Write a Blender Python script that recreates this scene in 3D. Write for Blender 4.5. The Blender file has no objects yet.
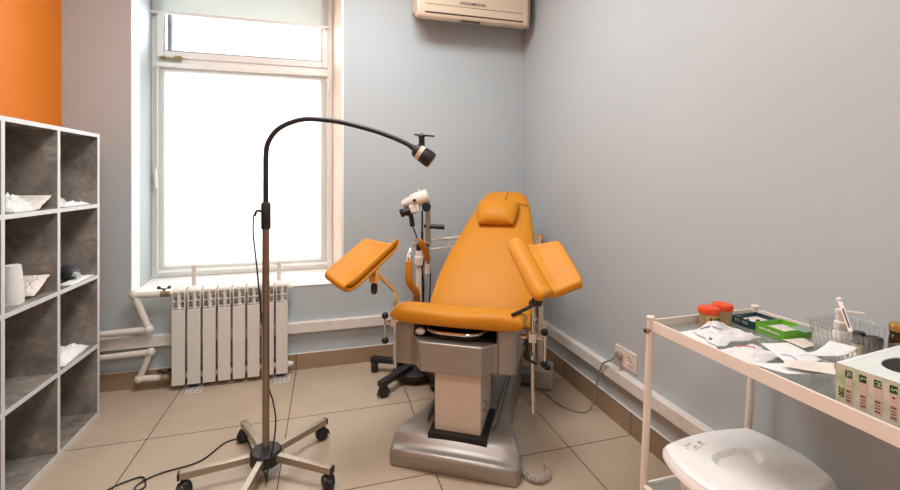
import bpy, bmesh, math, random
from mathutils import Vector, Matrix, noise
R = math.radians
PI = math.pi
COL = bpy.context.scene.collection

# ------------------------------------------------------------------ materials
MATS = {}
def nodes_of(name):
    m = bpy.data.materials.new(name); m.use_nodes = True
    nt = m.node_tree
    return m, nt, nt.nodes['Principled BSDF']

def mat(name, col, rough=.5, metal=0., spec=.5, var=.06, scale=14., bump=0., bscale=60., coat=0., trans=0., aniso=None):
    """procedural principled material: base colour with a soft noise variation and an optional bump"""
    m, nt, b = nodes_of(name)
    tc = nt.nodes.new('ShaderNodeTexCoord')
    n = nt.nodes.new('ShaderNodeTexNoise'); n.inputs['Scale'].default_value = scale; n.inputs['Detail'].default_value = 4
    nt.links.new(tc.outputs['Object'], n.inputs['Vector'])
    if aniso:
        mp = nt.nodes.new('ShaderNodeMapping'); mp.inputs['Scale'].default_value = aniso
        nt.links.new(tc.outputs['Object'], mp.inputs['Vector']); nt.links.new(mp.outputs['Vector'], n.inputs['Vector'])
    r = nt.nodes.new('ShaderNodeValToRGB')
    r.color_ramp.elements[0].position = .3; r.color_ramp.elements[1].position = .7
    r.color_ramp.elements[0].color = tuple(c*(1-var) for c in col)+(1,)
    r.color_ramp.elements[1].color = tuple(min(1, c*(1+var)) for c in col)+(1,)
    nt.links.new(n.outputs['Fac'], r.inputs['Fac'])
    nt.links.new(r.outputs['Color'], b.inputs['Base Color'])
    b.inputs['Roughness'].default_value = rough
    b.inputs['Metallic'].default_value = metal
    b.inputs['Specular IOR Level'].default_value = spec
    b.inputs['Coat Weight'].default_value = coat
    b.inputs['Transmission Weight'].default_value = trans
    if bump:
        n2 = nt.nodes.new('ShaderNodeTexNoise'); n2.inputs['Scale'].default_value = bscale; n2.inputs['Detail'].default_value = 3
        nt.links.new(tc.outputs['Object'], n2.inputs['Vector'])
        bp = nt.nodes.new('ShaderNodeBump'); bp.inputs['Strength'].default_value = bump; bp.inputs['Distance'].default_value = .01
        nt.links.new(n2.outputs['Fac'], bp.inputs['Height']); nt.links.new(bp.outputs['Normal'], b.inputs['Normal'])
    MATS[name] = m
    return m

def tile_mat(name, col, grout, w, h, ox, oy, rough, axes='XY'):
    m, nt, b = nodes_of(name)
    tc = nt.nodes.new('ShaderNodeTexCoord')
    sp = nt.nodes.new('ShaderNodeSeparateXYZ'); nt.links.new(tc.outputs['Object'], sp.inputs[0])
    cb = nt.nodes.new('ShaderNodeCombineXYZ')
    nt.links.new(sp.outputs[axes[0]], cb.inputs['X']); nt.links.new(sp.outputs[axes[1]], cb.inputs['Y'])
    mp = nt.nodes.new('ShaderNodeMapping'); mp.inputs['Location'].default_value = (ox, oy, 0)
    nt.links.new(cb.outputs[0], mp.inputs['Vector'])
    br = nt.nodes.new('ShaderNodeTexBrick'); br.offset = 0.; br.squash = 1.
    br.inputs['Scale'].default_value = 1.; br.inputs['Mortar Size'].default_value = .0022; br.inputs['Mortar Smooth'].default_value = .1
    br.inputs['Brick Width'].default_value = w; br.inputs['Row Height'].default_value = h; br.inputs['Bias'].default_value = 0
    br.inputs['Color1'].default_value = tuple(c*.97 for c in col)+(1,); br.inputs['Color2'].default_value = tuple(c*1.03 for c in col)+(1,)
    br.inputs['Mortar'].default_value = grout+(1,)
    nt.links.new(mp.outputs[0], br.inputs['Vector'])
    n = nt.nodes.new('ShaderNodeTexNoise'); n.inputs['Scale'].default_value = 3.; n.inputs['Detail'].default_value = 5
    nt.links.new(tc.outputs['Object'], n.inputs['Vector'])
    mx = nt.nodes.new('ShaderNodeMix'); mx.data_type = 'RGBA'; mx.blend_type = 'MULTIPLY'
    mx.inputs['Factor'].default_value = 1.
    rr = nt.nodes.new('ShaderNodeMapRange'); rr.inputs['From Min'].default_value = .3; rr.inputs['From Max'].default_value = .7
    rr.inputs['To Min'].default_value = .93; rr.inputs['To Max'].default_value = 1.06
    nt.links.new(n.outputs['Fac'], rr.inputs['Value'])
    nt.links.new(br.outputs['Color'], mx.inputs[6]); nt.links.new(rr.outputs[0], mx.inputs[7])
    nt.links.new(mx.outputs[2], b.inputs['Base Color'])
    b.inputs['Roughness'].default_value = rough
    MATS[name] = m
    return m

def glass_mat(name, tint, gloss, rough=.03, diff=0., dcol=(.9, .9, .9)):
    """thin clear sheet: lets light straight through, with a glossy coat and some milky diffuse"""
    m = bpy.data.materials.new(name); m.use_nodes = True; nt = m.node_tree
    nt.nodes.remove(nt.nodes['Principled BSDF']); out = nt.nodes['Material Output']
    t = nt.nodes.new('ShaderNodeBsdfTransparent'); t.inputs['Color'].default_value = tint+(1,)
    g = nt.nodes.new('ShaderNodeBsdfGlossy'); g.inputs['Roughness'].default_value = rough
    lw = nt.nodes.new('ShaderNodeLayerWeight'); lw.inputs['Blend'].default_value = .35
    mm = nt.nodes.new('ShaderNodeMath'); mm.operation = 'MULTIPLY'; mm.inputs[1].default_value = gloss
    nt.links.new(lw.outputs['Facing'], mm.inputs[0])
    mx = nt.nodes.new('ShaderNodeMixShader')
    nt.links.new(mm.outputs[0], mx.inputs['Fac']); nt.links.new(t.outputs[0], mx.inputs[1]); nt.links.new(g.outputs[0], mx.inputs[2])
    last = mx
    if diff:
        d = nt.nodes.new('ShaderNodeBsdfDiffuse'); d.inputs['Color'].default_value = dcol+(1,)
        n = nt.nodes.new('ShaderNodeTexNoise'); n.inputs['Scale'].default_value = 30
        mr = nt.nodes.new('ShaderNodeMapRange'); mr.inputs['To Min'].default_value = diff*.7; mr.inputs['To Max'].default_value = diff*1.3
        nt.links.new(n.outputs['Fac'], mr.inputs['Value'])
        m2 = nt.nodes.new('ShaderNodeMixShader'); nt.links.new(mr.outputs[0], m2.inputs['Fac'])
        nt.links.new(mx.outputs[0], m2.inputs[1]); nt.links.new(d.outputs[0], m2.inputs[2]); last = m2
    nt.links.new(last.outputs[0], out.inputs['Surface'])
    MATS[name] = m
    return m

def blind_mat(name, col, k):
    m = bpy.data.materials.new(name); m.use_nodes = True; nt = m.node_tree
    nt.nodes.remove(nt.nodes['Principled BSDF']); out = nt.nodes['Material Output']
    d = nt.nodes.new('ShaderNodeBsdfDiffuse'); t = nt.nodes.new('ShaderNodeBsdfTranslucent')
    n = nt.nodes.new('ShaderNodeTexWave'); n.inputs['Scale'].default_value = 400
    tc = nt.nodes.new('ShaderNodeTexCoord'); nt.links.new(tc.outputs['Object'], n.inputs['Vector'])
    rp = nt.nodes.new('ShaderNodeValToRGB')
    rp.color_ramp.elements[0].color = tuple(c*.96 for c in col)+(1,); rp.color_ramp.elements[1].color = col+(1,)
    nt.links.new(n.outputs['Fac'], rp.inputs['Fac'])
    nt.links.new(rp.outputs[0], d.inputs['Color']); nt.links.new(rp.outputs[0], t.inputs['Color'])
    mx = nt.nodes.new('ShaderNodeMixShader'); mx.inputs['Fac'].default_value = k
    nt.links.new(d.outputs[0], mx.inputs[1]); nt.links.new(t.outputs[0], mx.inputs[2]); nt.links.new(mx.outputs[0], out.inputs['Surface'])
    MATS[name] = m
    return m

def stone_mat(name):
    m, nt, b = nodes_of(name)
    tc = nt.nodes.new('ShaderNodeTexCoord')
    n = nt.nodes.new('ShaderNodeTexNoise'); n.inputs['Scale'].default_value = 9; n.inputs['Detail'].default_value = 12; n.inputs['Roughness'].default_value = .74
    n.inputs['Distortion'].default_value = .35
    nt.links.new(tc.outputs['Object'], n.inputs['Vector'])
    r = nt.nodes.new('ShaderNodeValToRGB')
    r.color_ramp.elements[0].position = .34; r.color_ramp.elements[0].color = (.175, .152, .133, 1)
    r.color_ramp.elements[1].position = .72; r.color_ramp.elements[1].color = (.52, .46, .41, 1)
    e = r.color_ramp.elements.new(.55); e.color = (.315, .277, .246, 1)
    nt.links.new(n.outputs['Fac'], r.inputs['Fac']); nt.links.new(r.outputs[0], b.inputs['Base Color'])
    b.inputs['Roughness'].default_value = .24
    MATS[name] = m

mat('wall_paint', (.485, .545, .58), .55, var=.015, scale=2, bump=.02, bscale=250)
mat('orange_paint', (.80, .215, .004), .5, var=.02, scale=2)
mat('white_plaster', (.92, .905, .88), .55, var=.02, scale=5)
mat('reveal_beige', (.86, .72, .60), .55, var=.03, scale=5)
mat('ceiling_paint', (.80, .79, .76), .8, var=.01)
tile_mat('floor_tile', (.53, .43, .325), (.07, .055, .045), .61, .58, .185+.61*4, -.545+.58*4, .24)
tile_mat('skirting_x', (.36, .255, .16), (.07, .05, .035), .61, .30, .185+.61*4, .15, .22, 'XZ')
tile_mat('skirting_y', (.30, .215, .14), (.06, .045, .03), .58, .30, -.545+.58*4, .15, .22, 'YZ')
mat('white_line', (.72, .71, .68), .5)
mat('trunking', (.78, .74, .69), .35)
mat('upvc', (.91, .90, .88), .3, var=.01)
mat('gasket', (.10, .10, .13), .5)
mat('brass', (.36, .27, .13), .4, metal=.7)
glass_mat('pane', (.98, .99, 1.), .5)
glass_mat('shelf_glass', (.82, .88, .87), .75, .06, diff=.10, dcol=(.75, .78, .76))
glass_mat('clear_plastic', (.965, .97, .97), .55, .12, diff=.035, dcol=(.85, .85, .86))
glass_mat('bag_plastic', (.97, .97, .98), .6, .2, diff=.62, dcol=(.96, .96, .96))
glass_mat('cup_plastic', (.9, .8, .6), .5, .15, diff=.45, dcol=(.62, .47, .28))
glass_mat('slide_glass', (.85, .95, .9), .8, .05, diff=.12, dcol=(.7, .85, .78))
blind_mat('blind_low', (.90, .905, .89), .6)
blind_mat('blind_top', (.79, .83, .81), .27)
stone_mat('stone_laminate')
mat('edge_white', (.68, .70, .71), .4, var=.01)
mat('radiator_white', (.80, .76, .71), .32, var=.01)
mat('pipe_white', (.78, .74, .68), .4, var=.02)
mat('valve_brass', (.42, .33, .2), .35, metal=.8)
mat('galvanised', (.74, .73, .72), .4, metal=.3, var=.25, scale=160)
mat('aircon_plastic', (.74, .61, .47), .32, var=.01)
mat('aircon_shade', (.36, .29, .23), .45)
mat('aircon_dark', (.05, .045, .04), .5)
mat('black_plastic', (.012, .012, .013), .4)
mat('black_satin', (.016, .016, .017), .5)
mat('rubber', (.02, .02, .02), .65)
mat('steel', (.42, .36, .29), .33, metal=.85, var=.08, scale=30, aniso=(3, 3, 60))
mat('pole_steel', (.30, .235, .175), .32, metal=.8, var=.06)
mat('chrome', (.72, .70, .68), .12, metal=1., var=.02)
mat('silver_paint', (.37, .34, .31), .42, metal=.5, var=.04, scale=40, aniso=(1, 1, 30))
mat('silver_dark', (.24, .225, .21), .3, metal=.7, var=.04)
mat('column_paint', (.72, .63, .53), .45, metal=.1, var=.03)
mat('upholstery', (.635, .255, .014), .52, spec=.3, var=.03, scale=6, bump=.03, bscale=260)
mat('dark_seam', (.32, .13, .015), .6)
mat('cavity', (.012, .011, .01), .7)
mat('grey_foot', (.50, .475, .45), .4, metal=.15)
mat('warm_white', (.76, .67, .57), .4, var=.02)
mat('scope_white', (.80, .74, .66), .35, var=.02)
mat('socket_white', (.80, .72, .62), .35)
mat('plug_grey', (.34, .29, .24), .5)
mat('cord_grey', (.30, .26, .22), .5)
mat('coil_beige', (.52, .47, .42), .5)
mat('trolley_white', (.83, .76, .69), .3, var=.02)
mat('bin_white', (.93, .925, .92), .32, var=.015, scale=8)
mat('emboss', (.72, .68, .65), .4)
mat('orange_lid', (.80, .075, .012), .35)
mat('label_yellow', (.62, .42, .13), .6)
mat('ink_black', (.03, .028, .028), .6)
mat('box_teal', (.010, .050, .062), .45)
mat('box_green', (.13, .43, .02), .45)
mat('box_white', (.74, .70, .66), .6)
mat('print_pale', (.62, .70, .66), .6)
mat('glove_top', (.74, .80, .77), .5, var=.04, scale=22)
gm = mat('glove_side', (.55, .58, .46), .5, scale=26)
for n_ in gm.node_tree.nodes:
    if n_.type == 'VALTORGB':
        n_.color_ramp.elements[0].color = (.36, .52, .28, 1); n_.color_ramp.elements[1].color = (.66, .63, .55, 1)
        n_.color_ramp.elements[0].position = .32; n_.color_ramp.elements[1].position = .58
mat('glove_pink', (.62, .50, .44), .55)
mat('dark_green', (.006, .085, .022), .5)
mat('maroon', (.24, .12, .12), .6)
mat('paper', (.90, .89, .88), .6, var=.03, bump=.08, bscale=30)
mat('paper_warm', (.82, .75, .69), .6, var=.05, bump=.08, bscale=30)
mat('paper_blue', (.80, .84, .87), .5, var=.05, bump=.08, bscale=30)
mat('print_red', (.75, .09, .05), .6)
mat('print_blue', (.16, .19, .50), .6)
mat('bottle_white', (.80, .77, .74), .4)
mat('bottle_label', (.72, .62, .40), .5)
mat('brown_glass', (.045, .015, .006), .12, spec=.7)
mat('gold_cap', (.55, .36, .09), .3, metal=.75)
mat('cloth_white', (.80, .79, .77), .75, var=.04, bump=.15, bscale=40)
mat('dark_grey', (.05, .055, .065), .5)
mat('outside_render', (.15, .15, .16), .8, var=.2, scale=25)

# ------------------------------------------------------------------ mesh helpers
class MB:
    def __init__(s): s.bm = bmesh.new(); s.mi = 0
    def _done(s, faces):
        for f in faces: f.material_index = s.mi
    def box(s, x0, x1, y0, y1, z0, z1, M=None):
        v = [s.bm.verts.new(p) for p in ((x0,y0,z0),(x1,y0,z0),(x1,y1,z0),(x0,y1,z0),(x0,y0,z1),(x1,y0,z1),(x1,y1,z1),(x0,y1,z1))]
        fs = [s.bm.faces.new([v[i] for i in q]) for q in ((3,2,1,0),(4,5,6,7),(0,1,5,4),(1,2,6,5),(2,3,7,6),(3,0,4,7))]
        if M is not None:
            for p in v: p.co = M @ p.co
        s._done(fs); return s
    def cyl(s, a, b, r, r2=None, n=16, cap=True):
        a, b = Vector(a), Vector(b); r2 = r if r2 is None else r2
        d = (b-a).normalized(); u = d.orthogonal().normalized(); w = d.cross(u)
        A = [s.bm.verts.new(a+(u*math.cos(t)+w*math.sin(t))*r) for t in [2*PI*i/n for i in range(n)]]
        B = [s.bm.verts.new(b+(u*math.cos(t)+w*math.sin(t))*r2) for t in [2*PI*i/n for i in range(n)]]
        fs = [s.bm.faces.new((A[i], A[(i+1)%n], B[(i+1)%n], B[i])) for i in range(n)]
        if cap: fs += [s.bm.faces.new(A[::-1]), s.bm.faces.new(B)]
        s._done(fs); return s
    def bar(s, a, b, w, h, up=(0,0,1)):
        """rectangular bar from a to b, width w (sideways) and height h (along up)"""
        a, b, up = Vector(a), Vector(b), Vector(up)
        d = (b-a).normalized(); sd = d.cross(up).normalized(); u = sd.cross(d).normalized()
        q = [(-w/2,-h/2),(w/2,-h/2),(w/2,h/2),(-w/2,h/2)]
        A = [s.bm.verts.new(a+sd*x+u*y) for x, y in q]; B = [s.bm.verts.new(b+sd*x+u*y) for x, y in q]
        fs = [s.bm.faces.new((A[i], A[(i+1)%4], B[(i+1)%4], B[i])) for i in range(4)]+[s.bm.faces.new(A[::-1]), s.bm.faces.new(B)]
        s._done(fs); return s
    def tube(s, pts, r, n=10, smooth=6, closed=False):
        pts = [Vector(p) for p in pts]
        if smooth: pts = spline(pts, smooth, closed)
        N = len(pts); rings = []; u = None
        for i, p in enumerate(pts):
            d = ((pts[(i+1)%N] if closed or i < N-1 else p)-(pts[i-1] if closed or i else p)).normalized()
            if u is None: u = d.orthogonal().normalized()
            u = (u-d*u.dot(d)).normalized(); w = d.cross(u)
            rr = r(i/(N-1)) if callable(r) else r
            rings.append([s.bm.verts.new(p+(u*math.cos(t)+w*math.sin(t))*rr) for t in [2*PI*k/n for k in range(n)]])
        fs = []
        for i in range(N if closed else N-1):
            A, B = rings[i], rings[(i+1)%N]
            fs += [s.bm.faces.new((A[k], A[(k+1)%n], B[(k+1)%n], B[k])) for k in range(n)]
        if not closed: fs += [s.bm.faces.new(rings[0][::-1]), s.bm.faces.new(rings[-1])]
        s._done(fs); return s
    def lathe(s, prof, c=(0,0,0), n=28, M=None):
        """profile of (radius, z) turned about z"""
        c = Vector(c); rings = []
        for r, z in prof:
            rings.append([s.bm.verts.new(Vector((r*math.cos(t), r*math.sin(t), z))) for t in [2*PI*k/n for k in range(n)]])
        fs = []
        for A, B in zip(rings, rings[1:]):
            fs += [s.bm.faces.new((A[k], A[(k+1)%n], B[(k+1)%n], B[k])) for k in range(n)]
        fs += [s.bm.faces.new(rings[0][::-1]), s.bm.faces.new(rings[-1])]
        for rg in rings:
            for v in rg: v.co = (M @ v.co if M is not None else v.co)+c
        s._done(fs); return s
    def prism(s, poly, z0, z1, M=None):
        """polygon in XY extruded along z (then moved by M)"""
        A = [s.bm.verts.new((x, y, z0)) for x, y in poly]; B = [s.bm.verts.new((x, y, z1)) for x, y in poly]; n = len(poly)
        fs = [s.bm.faces.new((A[i], A[(i+1)%n], B[(i+1)%n], B[i])) for i in range(n)]+[s.bm.faces.new(A[::-1]), s.bm.faces.new(B)]
        if M is not None:
            for v in A+B: v.co = M @ v.co
        s._done(fs); return s
    def ball(s, c, r, sc=(1,1,1), sub=3, M=None):
        g = bmesh.ops.create_icosphere(s.bm, subdivisions=sub, radius=1.)
        for v in g['verts']:
            p = Vector((v.co.x*r*sc[0], v.co.y*r*sc[1], v.co.z*r*sc[2]))
            v.co = (M @ p if M is not None else p)+Vector(c)
        s._done({f for v in g['verts'] for f in v.link_faces}); return s
    def grid(s, f, nu, nv):
        V = [[s.bm.verts.new(f(i/nu, j/nv)) for j in range(nv+1)] for i in range(nu+1)]
        s._done([s.bm.faces.new((V[i][j], V[i+1][j], V[i+1][j+1], V[i][j+1])) for i in range(nu) for j in range(nv)]); return s
    def build(s, name, mats, parent=None, smooth=35, bevel=0, seg=2, subsurf=0, solid=0, soff=-1):
        bmesh.ops.recalc_face_normals(s.bm, faces=s.bm.faces)
        me = bpy.data.meshes.new(name); s.bm.to_mesh(me); s.bm.free()
        for k in ([mats] if isinstance(mats, str) else mats): me.materials.append(MATS[k])
        if smooth:
            for p in me.polygons: p.use_smooth = True
            if smooth < 180: me.set_sharp_from_angle(angle=R(smooth))
        o = bpy.data.objects.new(name, me); COL.objects.link(o)
        if parent is not None: o.parent = parent
        if solid:
            d = o.modifiers.new('solid', 'SOLIDIFY'); d.thickness = solid; d.offset = soff
        if bevel:
            d = o.modifiers.new('bevel', 'BEVEL'); d.width = bevel; d.segments = seg; d.limit_method = 'ANGLE'; d.angle_limit = R(40)
            d.harden_normals = False
        if subsurf:
            d = o.modifiers.new('sub', 'SUBSURF'); d.levels = d.render_levels = subsurf
        return o

def spline(P, k, closed=False):
    out = []; n = len(P)
    for i in range(n if closed else n-1):
        if closed: a, b, c, d = P[i-1], P[i], P[(i+1)%n], P[(i+2)%n]
        else: a, b, c, d = P[max(i-1,0)], P[i], P[i+1], P[min(i+2,n-1)]
        for j in range(k):
            t = j/k
            out.append(.5*((2*b)+(c-a)*t+(2*a-5*b+4*c-d)*t*t+(3*b-a-3*c+d)*t**3))
    if not closed: out.append(P[-1].copy())
    return out

def tag(o, label=None, cat=None, group=None, kind=None):
    for k, v in (('label', label), ('category', cat), ('group', group), ('kind', kind)):
        if v: o[k] = v
    return o
def thing(name, label, cat, loc=(0,0,0), rz=0, group=None):
    o = bpy.data.objects.new(name, None); COL.objects.link(o); o.empty_display_size = .1
    o.location = loc; o.rotation_euler = (0, 0, rz)
    return tag(o, label, cat, group)
def struct(o): o['kind'] = 'structure'; return o
def put(o, loc, rz=0, rx=0, ry=0):
    o.location = loc; o.rotation_euler = (rx, ry, rz); return o
def text(name, s, size, M, m, parent, ext=.0004):
    cu = bpy.data.curves.new('txt', 'FONT'); cu.body = s; cu.size = size; cu.extrude = ext; cu.align_x = 'CENTER'; cu.align_y = 'CENTER'
    t = bpy.data.objects.new('txt', cu); COL.objects.link(t)
    dg = bpy.context.evaluated_depsgraph_get(); dg.update()
    me = bpy.data.meshes.new_from_object(t.evaluated_get(dg))
    bpy.data.objects.remove(t); bpy.data.curves.remove(cu)
    me.transform(M); me.materials.clear(); me.materials.append(MATS[m]); me.name = name
    o = bpy.data.objects.new(name, me); COL.objects.link(o); o.parent = parent
    return o
def rrect(w, h, r, n=6):
    """rounded rectangle polygon centred on the origin"""
    P = []
    for cx, cy, a in ((w/2-r, h/2-r, 0), (-w/2+r, h/2-r, 90), (-w/2+r, -h/2+r, 180), (w/2-r, -h/2+r, 270)):
        P += [(cx+r*math.cos(R(a+90*i/n)), cy+r*math.sin(R(a+90*i/n))) for i in range(n+1)]
    return P
def lerp(tab, x):
    for (a, p), (b, q) in zip(tab, tab[1:]):
        if x <= b: return p+(q-p)*max(0, (x-a)/(b-a))
    return tab[-1][1]

# ------------------------------------------------------------------ the room
XL, XR, YB, YF, ZC = -1.40, 1.37, 2.86, -1.70, 2.75
WX0, WX1, WZ0, WZ1 = -1.0725, .0925, .52, 2.62          # window opening in the back wall
RX0, RX1, WY = -1.137, .042, 3.33                       # the same opening at the window frame
struct(MB().box(XL-.1, XR+.1, YF-.1, YB+.75, -.1, 0).build('floor', 'floor_tile', smooth=0))
struct(MB().box(XL-.1, XR+.1, YF-.1, YB+.75, ZC, ZC+.1).build('ceiling', 'ceiling_paint', smooth=0))
w = MB()
w.prism([(XL-.1, YB), (WX0, YB), (RX0, WY+.09), (XL-.1, WY+.09)], 0, ZC)
w.prism([(WX1, YB), (XR+.1, YB), (XR+.1, WY+.09), (RX1, WY+.09)], 0, ZC)
w.prism([(WX0, YB), (WX1, YB), (RX1, WY+.09), (RX0, WY+.09)], 0, WZ0)
w.prism([(WX0, YB), (WX1, YB), (RX1, WY+.09), (RX0, WY+.09)], WZ1, ZC)
w.mi = 1                                                # outer leaf of the wall, seen through the fanlight
w.box(XL-.1, -1.04, WY+.09, 3.64, 0, ZC); w.box(.0, XR+.1, WY+.09, 3.64, 0, ZC)
w.box(-1.04, .0, WY+.09, 3.64, 0, .5); w.box(-1.04, .0, WY+.09, 3.64, 2.6, ZC)
struct(w.build('wall_back', ['wall_paint', 'outside_render'], smooth=0))
struct(MB().box(XR, XR+.1, YF, YB, 0, ZC).build('wall_right', 'wall_paint', smooth=0))
struct(MB().box(XL-.1, XL, YF, YB, 0, ZC).build('wall_left', 'orange_paint', smooth=0))
struct(MB().box(XL-.1, XR+.1, YF-.1, YF, 0, ZC).build('wall_front', 'wall_paint', smooth=0))
# plaster lining of the window recess
t = .004
struct(MB().prism([(WX0, YB-.002), (WX0+t, YB-.002), (RX0+t, WY), (RX0, WY)], WZ0, WZ1).build('trim_1', 'white_plaster', smooth=0))
struct(MB().prism([(WX1-t, YB-.002), (WX1, YB-.002), (RX1, WY), (RX1-t, WY)], WZ0, WZ1).build('trim_2', 'reveal_beige', smooth=0))  # right side of the recess in a beiger tone than the rest
struct(MB().prism([(WX0+t, YB-.004), (WX1-t, YB-.004), (RX1-t, WY), (RX0+t, WY)], WZ0, WZ0+.006).build('trim_3', 'white_plaster', smooth=0))
struct(MB().box(WX1-.003, WX1+.011, YB-.004, YB, WZ0, WZ1).build('trim_4', 'white_plaster', smooth=0))
# tiled skirting with a pale line along its top
k = MB(); k.box(XL, XR-.010, YB-.010, YB, 0, .098); k.mi = 1; k.box(XL, XR-.010, YB-.011, YB, .098, .102)
struct(k.build('baseboard_back', ['skirting_x', 'white_line'], smooth=0))
k = MB(); k.box(XR-.010, XR, YF, YB, 0, .108); k.mi = 1; k.box(XR-.011, XR, YF, YB, .108, .110)
struct(k.build('baseboard_right', ['skirting_y', 'white_line'], smooth=0))
# cable trunking along the back and right walls
def trunk(name, box, line):
    m = MB().box(*box).build(name, 'trunking', bevel=.003); struct(m)
trunk('trim_5', (-1.39, XR-.04, YB-.040, YB, .238, .300), None)
trunk('trim_6', (XR-.040, XR, YF+.01, YB, .215, .272), None)

# window
win = thing('window_1', None, None, (0, 0, 0)); struct(win)
WT = 1.995                                              # transom centre
fx0, fx1 = RX0+.004, RX1-.004
f = MB()
f.box(fx0, fx0+.05, WY, WY+.07, WZ0+.006, WZ1); f.box(fx1-.05, fx1, WY, WY+.07, WZ0+.006, WZ1)
f.box(fx0+.05, fx1-.05, WY, WY+.07, WZ0+.006, WZ0+.045); f.box(fx0+.05, fx1-.05, WY, WY+.07, WZ1-.045, WZ1)
f.box(fx0+.05, fx1-.05, WY, WY+.07, WT-.03, WT+.015)
f.build('frame', 'upvc', win, bevel=.004)
def sash(x0, x1, z0, z1, b):
    s_ = MB()
    s_.box(x0, x0+b, WY-.018, WY+.05, z0, z1); s_.box(x1-b, x1, WY-.018, WY+.05, z0, z1)
    s_.box(x0+b, x1-b, WY-.018, WY+.05, z0, z0+b); s_.box(x0+b, x1-b, WY-.018, WY+.05, z1-b, z1)
    so = s_.build('sash', 'upvc', win, bevel=.005)
    g = MB(); q = .004
    for bx in ((x0+b, x0+b+q, z0+b, z1-b), (x1-b-q, x1-b, z0+b, z1-b), (x0+b, x1-b, z0+b, z0+b+q), (x0+b, x1-b, z1-b-q, z1-b)):
        g.box(bx[0], bx[1], WY-.016, WY+.02, bx[2], bx[3])
    g.build('gasket', 'gasket', so, smooth=0)
    MB().box(x0+b, x1-b, WY+.010, WY+.018, z0+b, z1-b).build('pane', 'pane', so, smooth=0)
sash(fx0+.035, fx1-.03, WT+.012, WZ1-.03, .045)
sash(fx0+.035, fx1-.03, WZ0+.034, WT-.032, .055)
h = MB().box(-1.10, -1.082, WY-.03, WY-.018, 1.20, 1.27); h.bar((-1.091, WY-.048, 1.255), (-1.091, WY-.040, 1.13), .016, .012, (0,-1,0)); h.bar((-1.091, WY-.03, 1.25), (-1.091, WY-.05, 1.25), .014, .014)
h.build('handle', 'upvc', win, bevel=.003)
h = MB().box(-1.075, -.945, WY-.030, WY-.018, 1.992, 2.008); h.box(-.985, -.945, WY-.036, WY-.018, 1.988, 2.018); h.cyl((-1.075, WY-.03, 2.0), (-1.04, WY-.03, 2.006), .008)
h.build('stay', 'brass', win, bevel=.002)
h = MB().bar((.012, WY-.03, 1.97), (.012, WY-.03, 1.83), .012, .012, (0,1,0))
h.build('lever', 'upvc', win, bevel=.002)

# roller blinds
b = thing('roller_blind', 'half lowered cream roller blind across the upper window light', 'blind', (0, WY-.03, 2.3))
MB().box(-1.115, .008, -.003, -.0015, .010, .315).build('fabric', 'blind_top', b, smooth=0)
MB().box(-1.125, .010, -.010, .004, -.008, .012).build('bottom_bar', 'upvc', b, bevel=.003)
MB().cyl((-1.11, -.02, .285), (.005, -.02, .285), .018).build('roller', 'upvc', b)
b = thing('roller_blind', 'fully lowered white roller blind glowing over the tall lower window pane', 'blind', (0, WY-.024, .575))
MB().box(-1.080, -.001, -.003, -.0015, .0, 1.375).build('fabric', 'blind_low', b, smooth=0)
MB().box(-1.082, .001, -.012, .004, -.012, .006).build('bottom_bar', 'upvc', b, bevel=.003)
MB().box(-1.088, .006, -.032, .004, 1.362, 1.390).build('cassette', 'upvc', b, bevel=.006)
for x in (-1.087, .005):
    MB().box(x-.005, x+.005, -.010, .004, .0, 1.36).build('side_guide', 'upvc', b, bevel=.002)

# ------------------------------------------------------------------ air conditioner
ac = thing('air_conditioner', 'cream split air conditioner high on the back wall near the corner', 'air conditioner', (.541, YB-.004, 2.231))
L = .765
def ac_prof(d):
    return [(0, .075), (-.10, .018), (-.165, -.022), (-.195, -.014), (-.2055, .012), (-.2085, .055), (-.212, .16), (-.205, .26), (-.19, .285), (0, .29)]
Mx = Matrix(((0,0,1,0),(1,0,0,0),(0,1,0,0),(0,0,0,1)))   # (a,b,c)->(c,a,b): profile in y,z extruded along x
MB().prism(ac_prof(0), .0, L, Mx).build('body', 'aircon_plastic', ac, bevel=.018, seg=4, smooth=50)
MB().box(.05, L-.05, -.002, .0038, .11, .26).build('wall_mount', 'aircon_shade', ac, smooth=0)
MB().prism([(-.02, .060), (-.150, -.018), (-.185, -.027), (-.191, -.016), (-.15, .008), (-.02, .09)], .02, L-.02, Mx).build('bottom_shade', 'aircon_shade', ac, smooth=0)  # strip under the body, its darker brown paints in the underside shade
lv = MB(); lv.prism([(-.204, .014), (-.2085, .016), (-.2135, .060), (-.2085, .061)], .055, L-.05, Mx)
lv.build('louver', 'aircon_plastic', ac, smooth=0)
g = MB(); g.prism([(-.203, .0085), (-.2082, .0085), (-.2092, .0140), (-.204, .0140)], .05, L-.045, Mx)
g.prism([(-.2085, .0615), (-.2125, .0615), (-.2130, .0635), (-.2090, .0635)], .055, L-.05, Mx)
g.build('louver_gap', 'aircon_dark', ac, smooth=0)
d = MB(); d.prism(rrect(.18, .018, .008), -.002, .0005, Matrix.Translation((L*.48, -.2112, .088)) @ Matrix.Rotation(R(90), 4, 'X'))
d.build('display', 'aircon_shade', ac, smooth=0)
MB().cyl((L*.485, -.210, .088), (L*.485, -.2150, .088), .006).build('sensor', 'aircon_dark', ac)
d = MB()
for i in range(7): d.box(.06, L-.06, -.2135, -.2105, .165+i*.014, .170+i*.014)
d.build('intake_slots', 'aircon_shade', ac, smooth=0)
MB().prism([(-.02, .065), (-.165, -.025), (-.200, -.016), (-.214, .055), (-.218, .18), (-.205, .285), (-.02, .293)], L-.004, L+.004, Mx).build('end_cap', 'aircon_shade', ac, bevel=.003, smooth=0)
MB().box(.29, .42, -.1965, -.17, -.024, -.014).build('drain_cover', 'aircon_dark', ac, bevel=.003)

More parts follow.
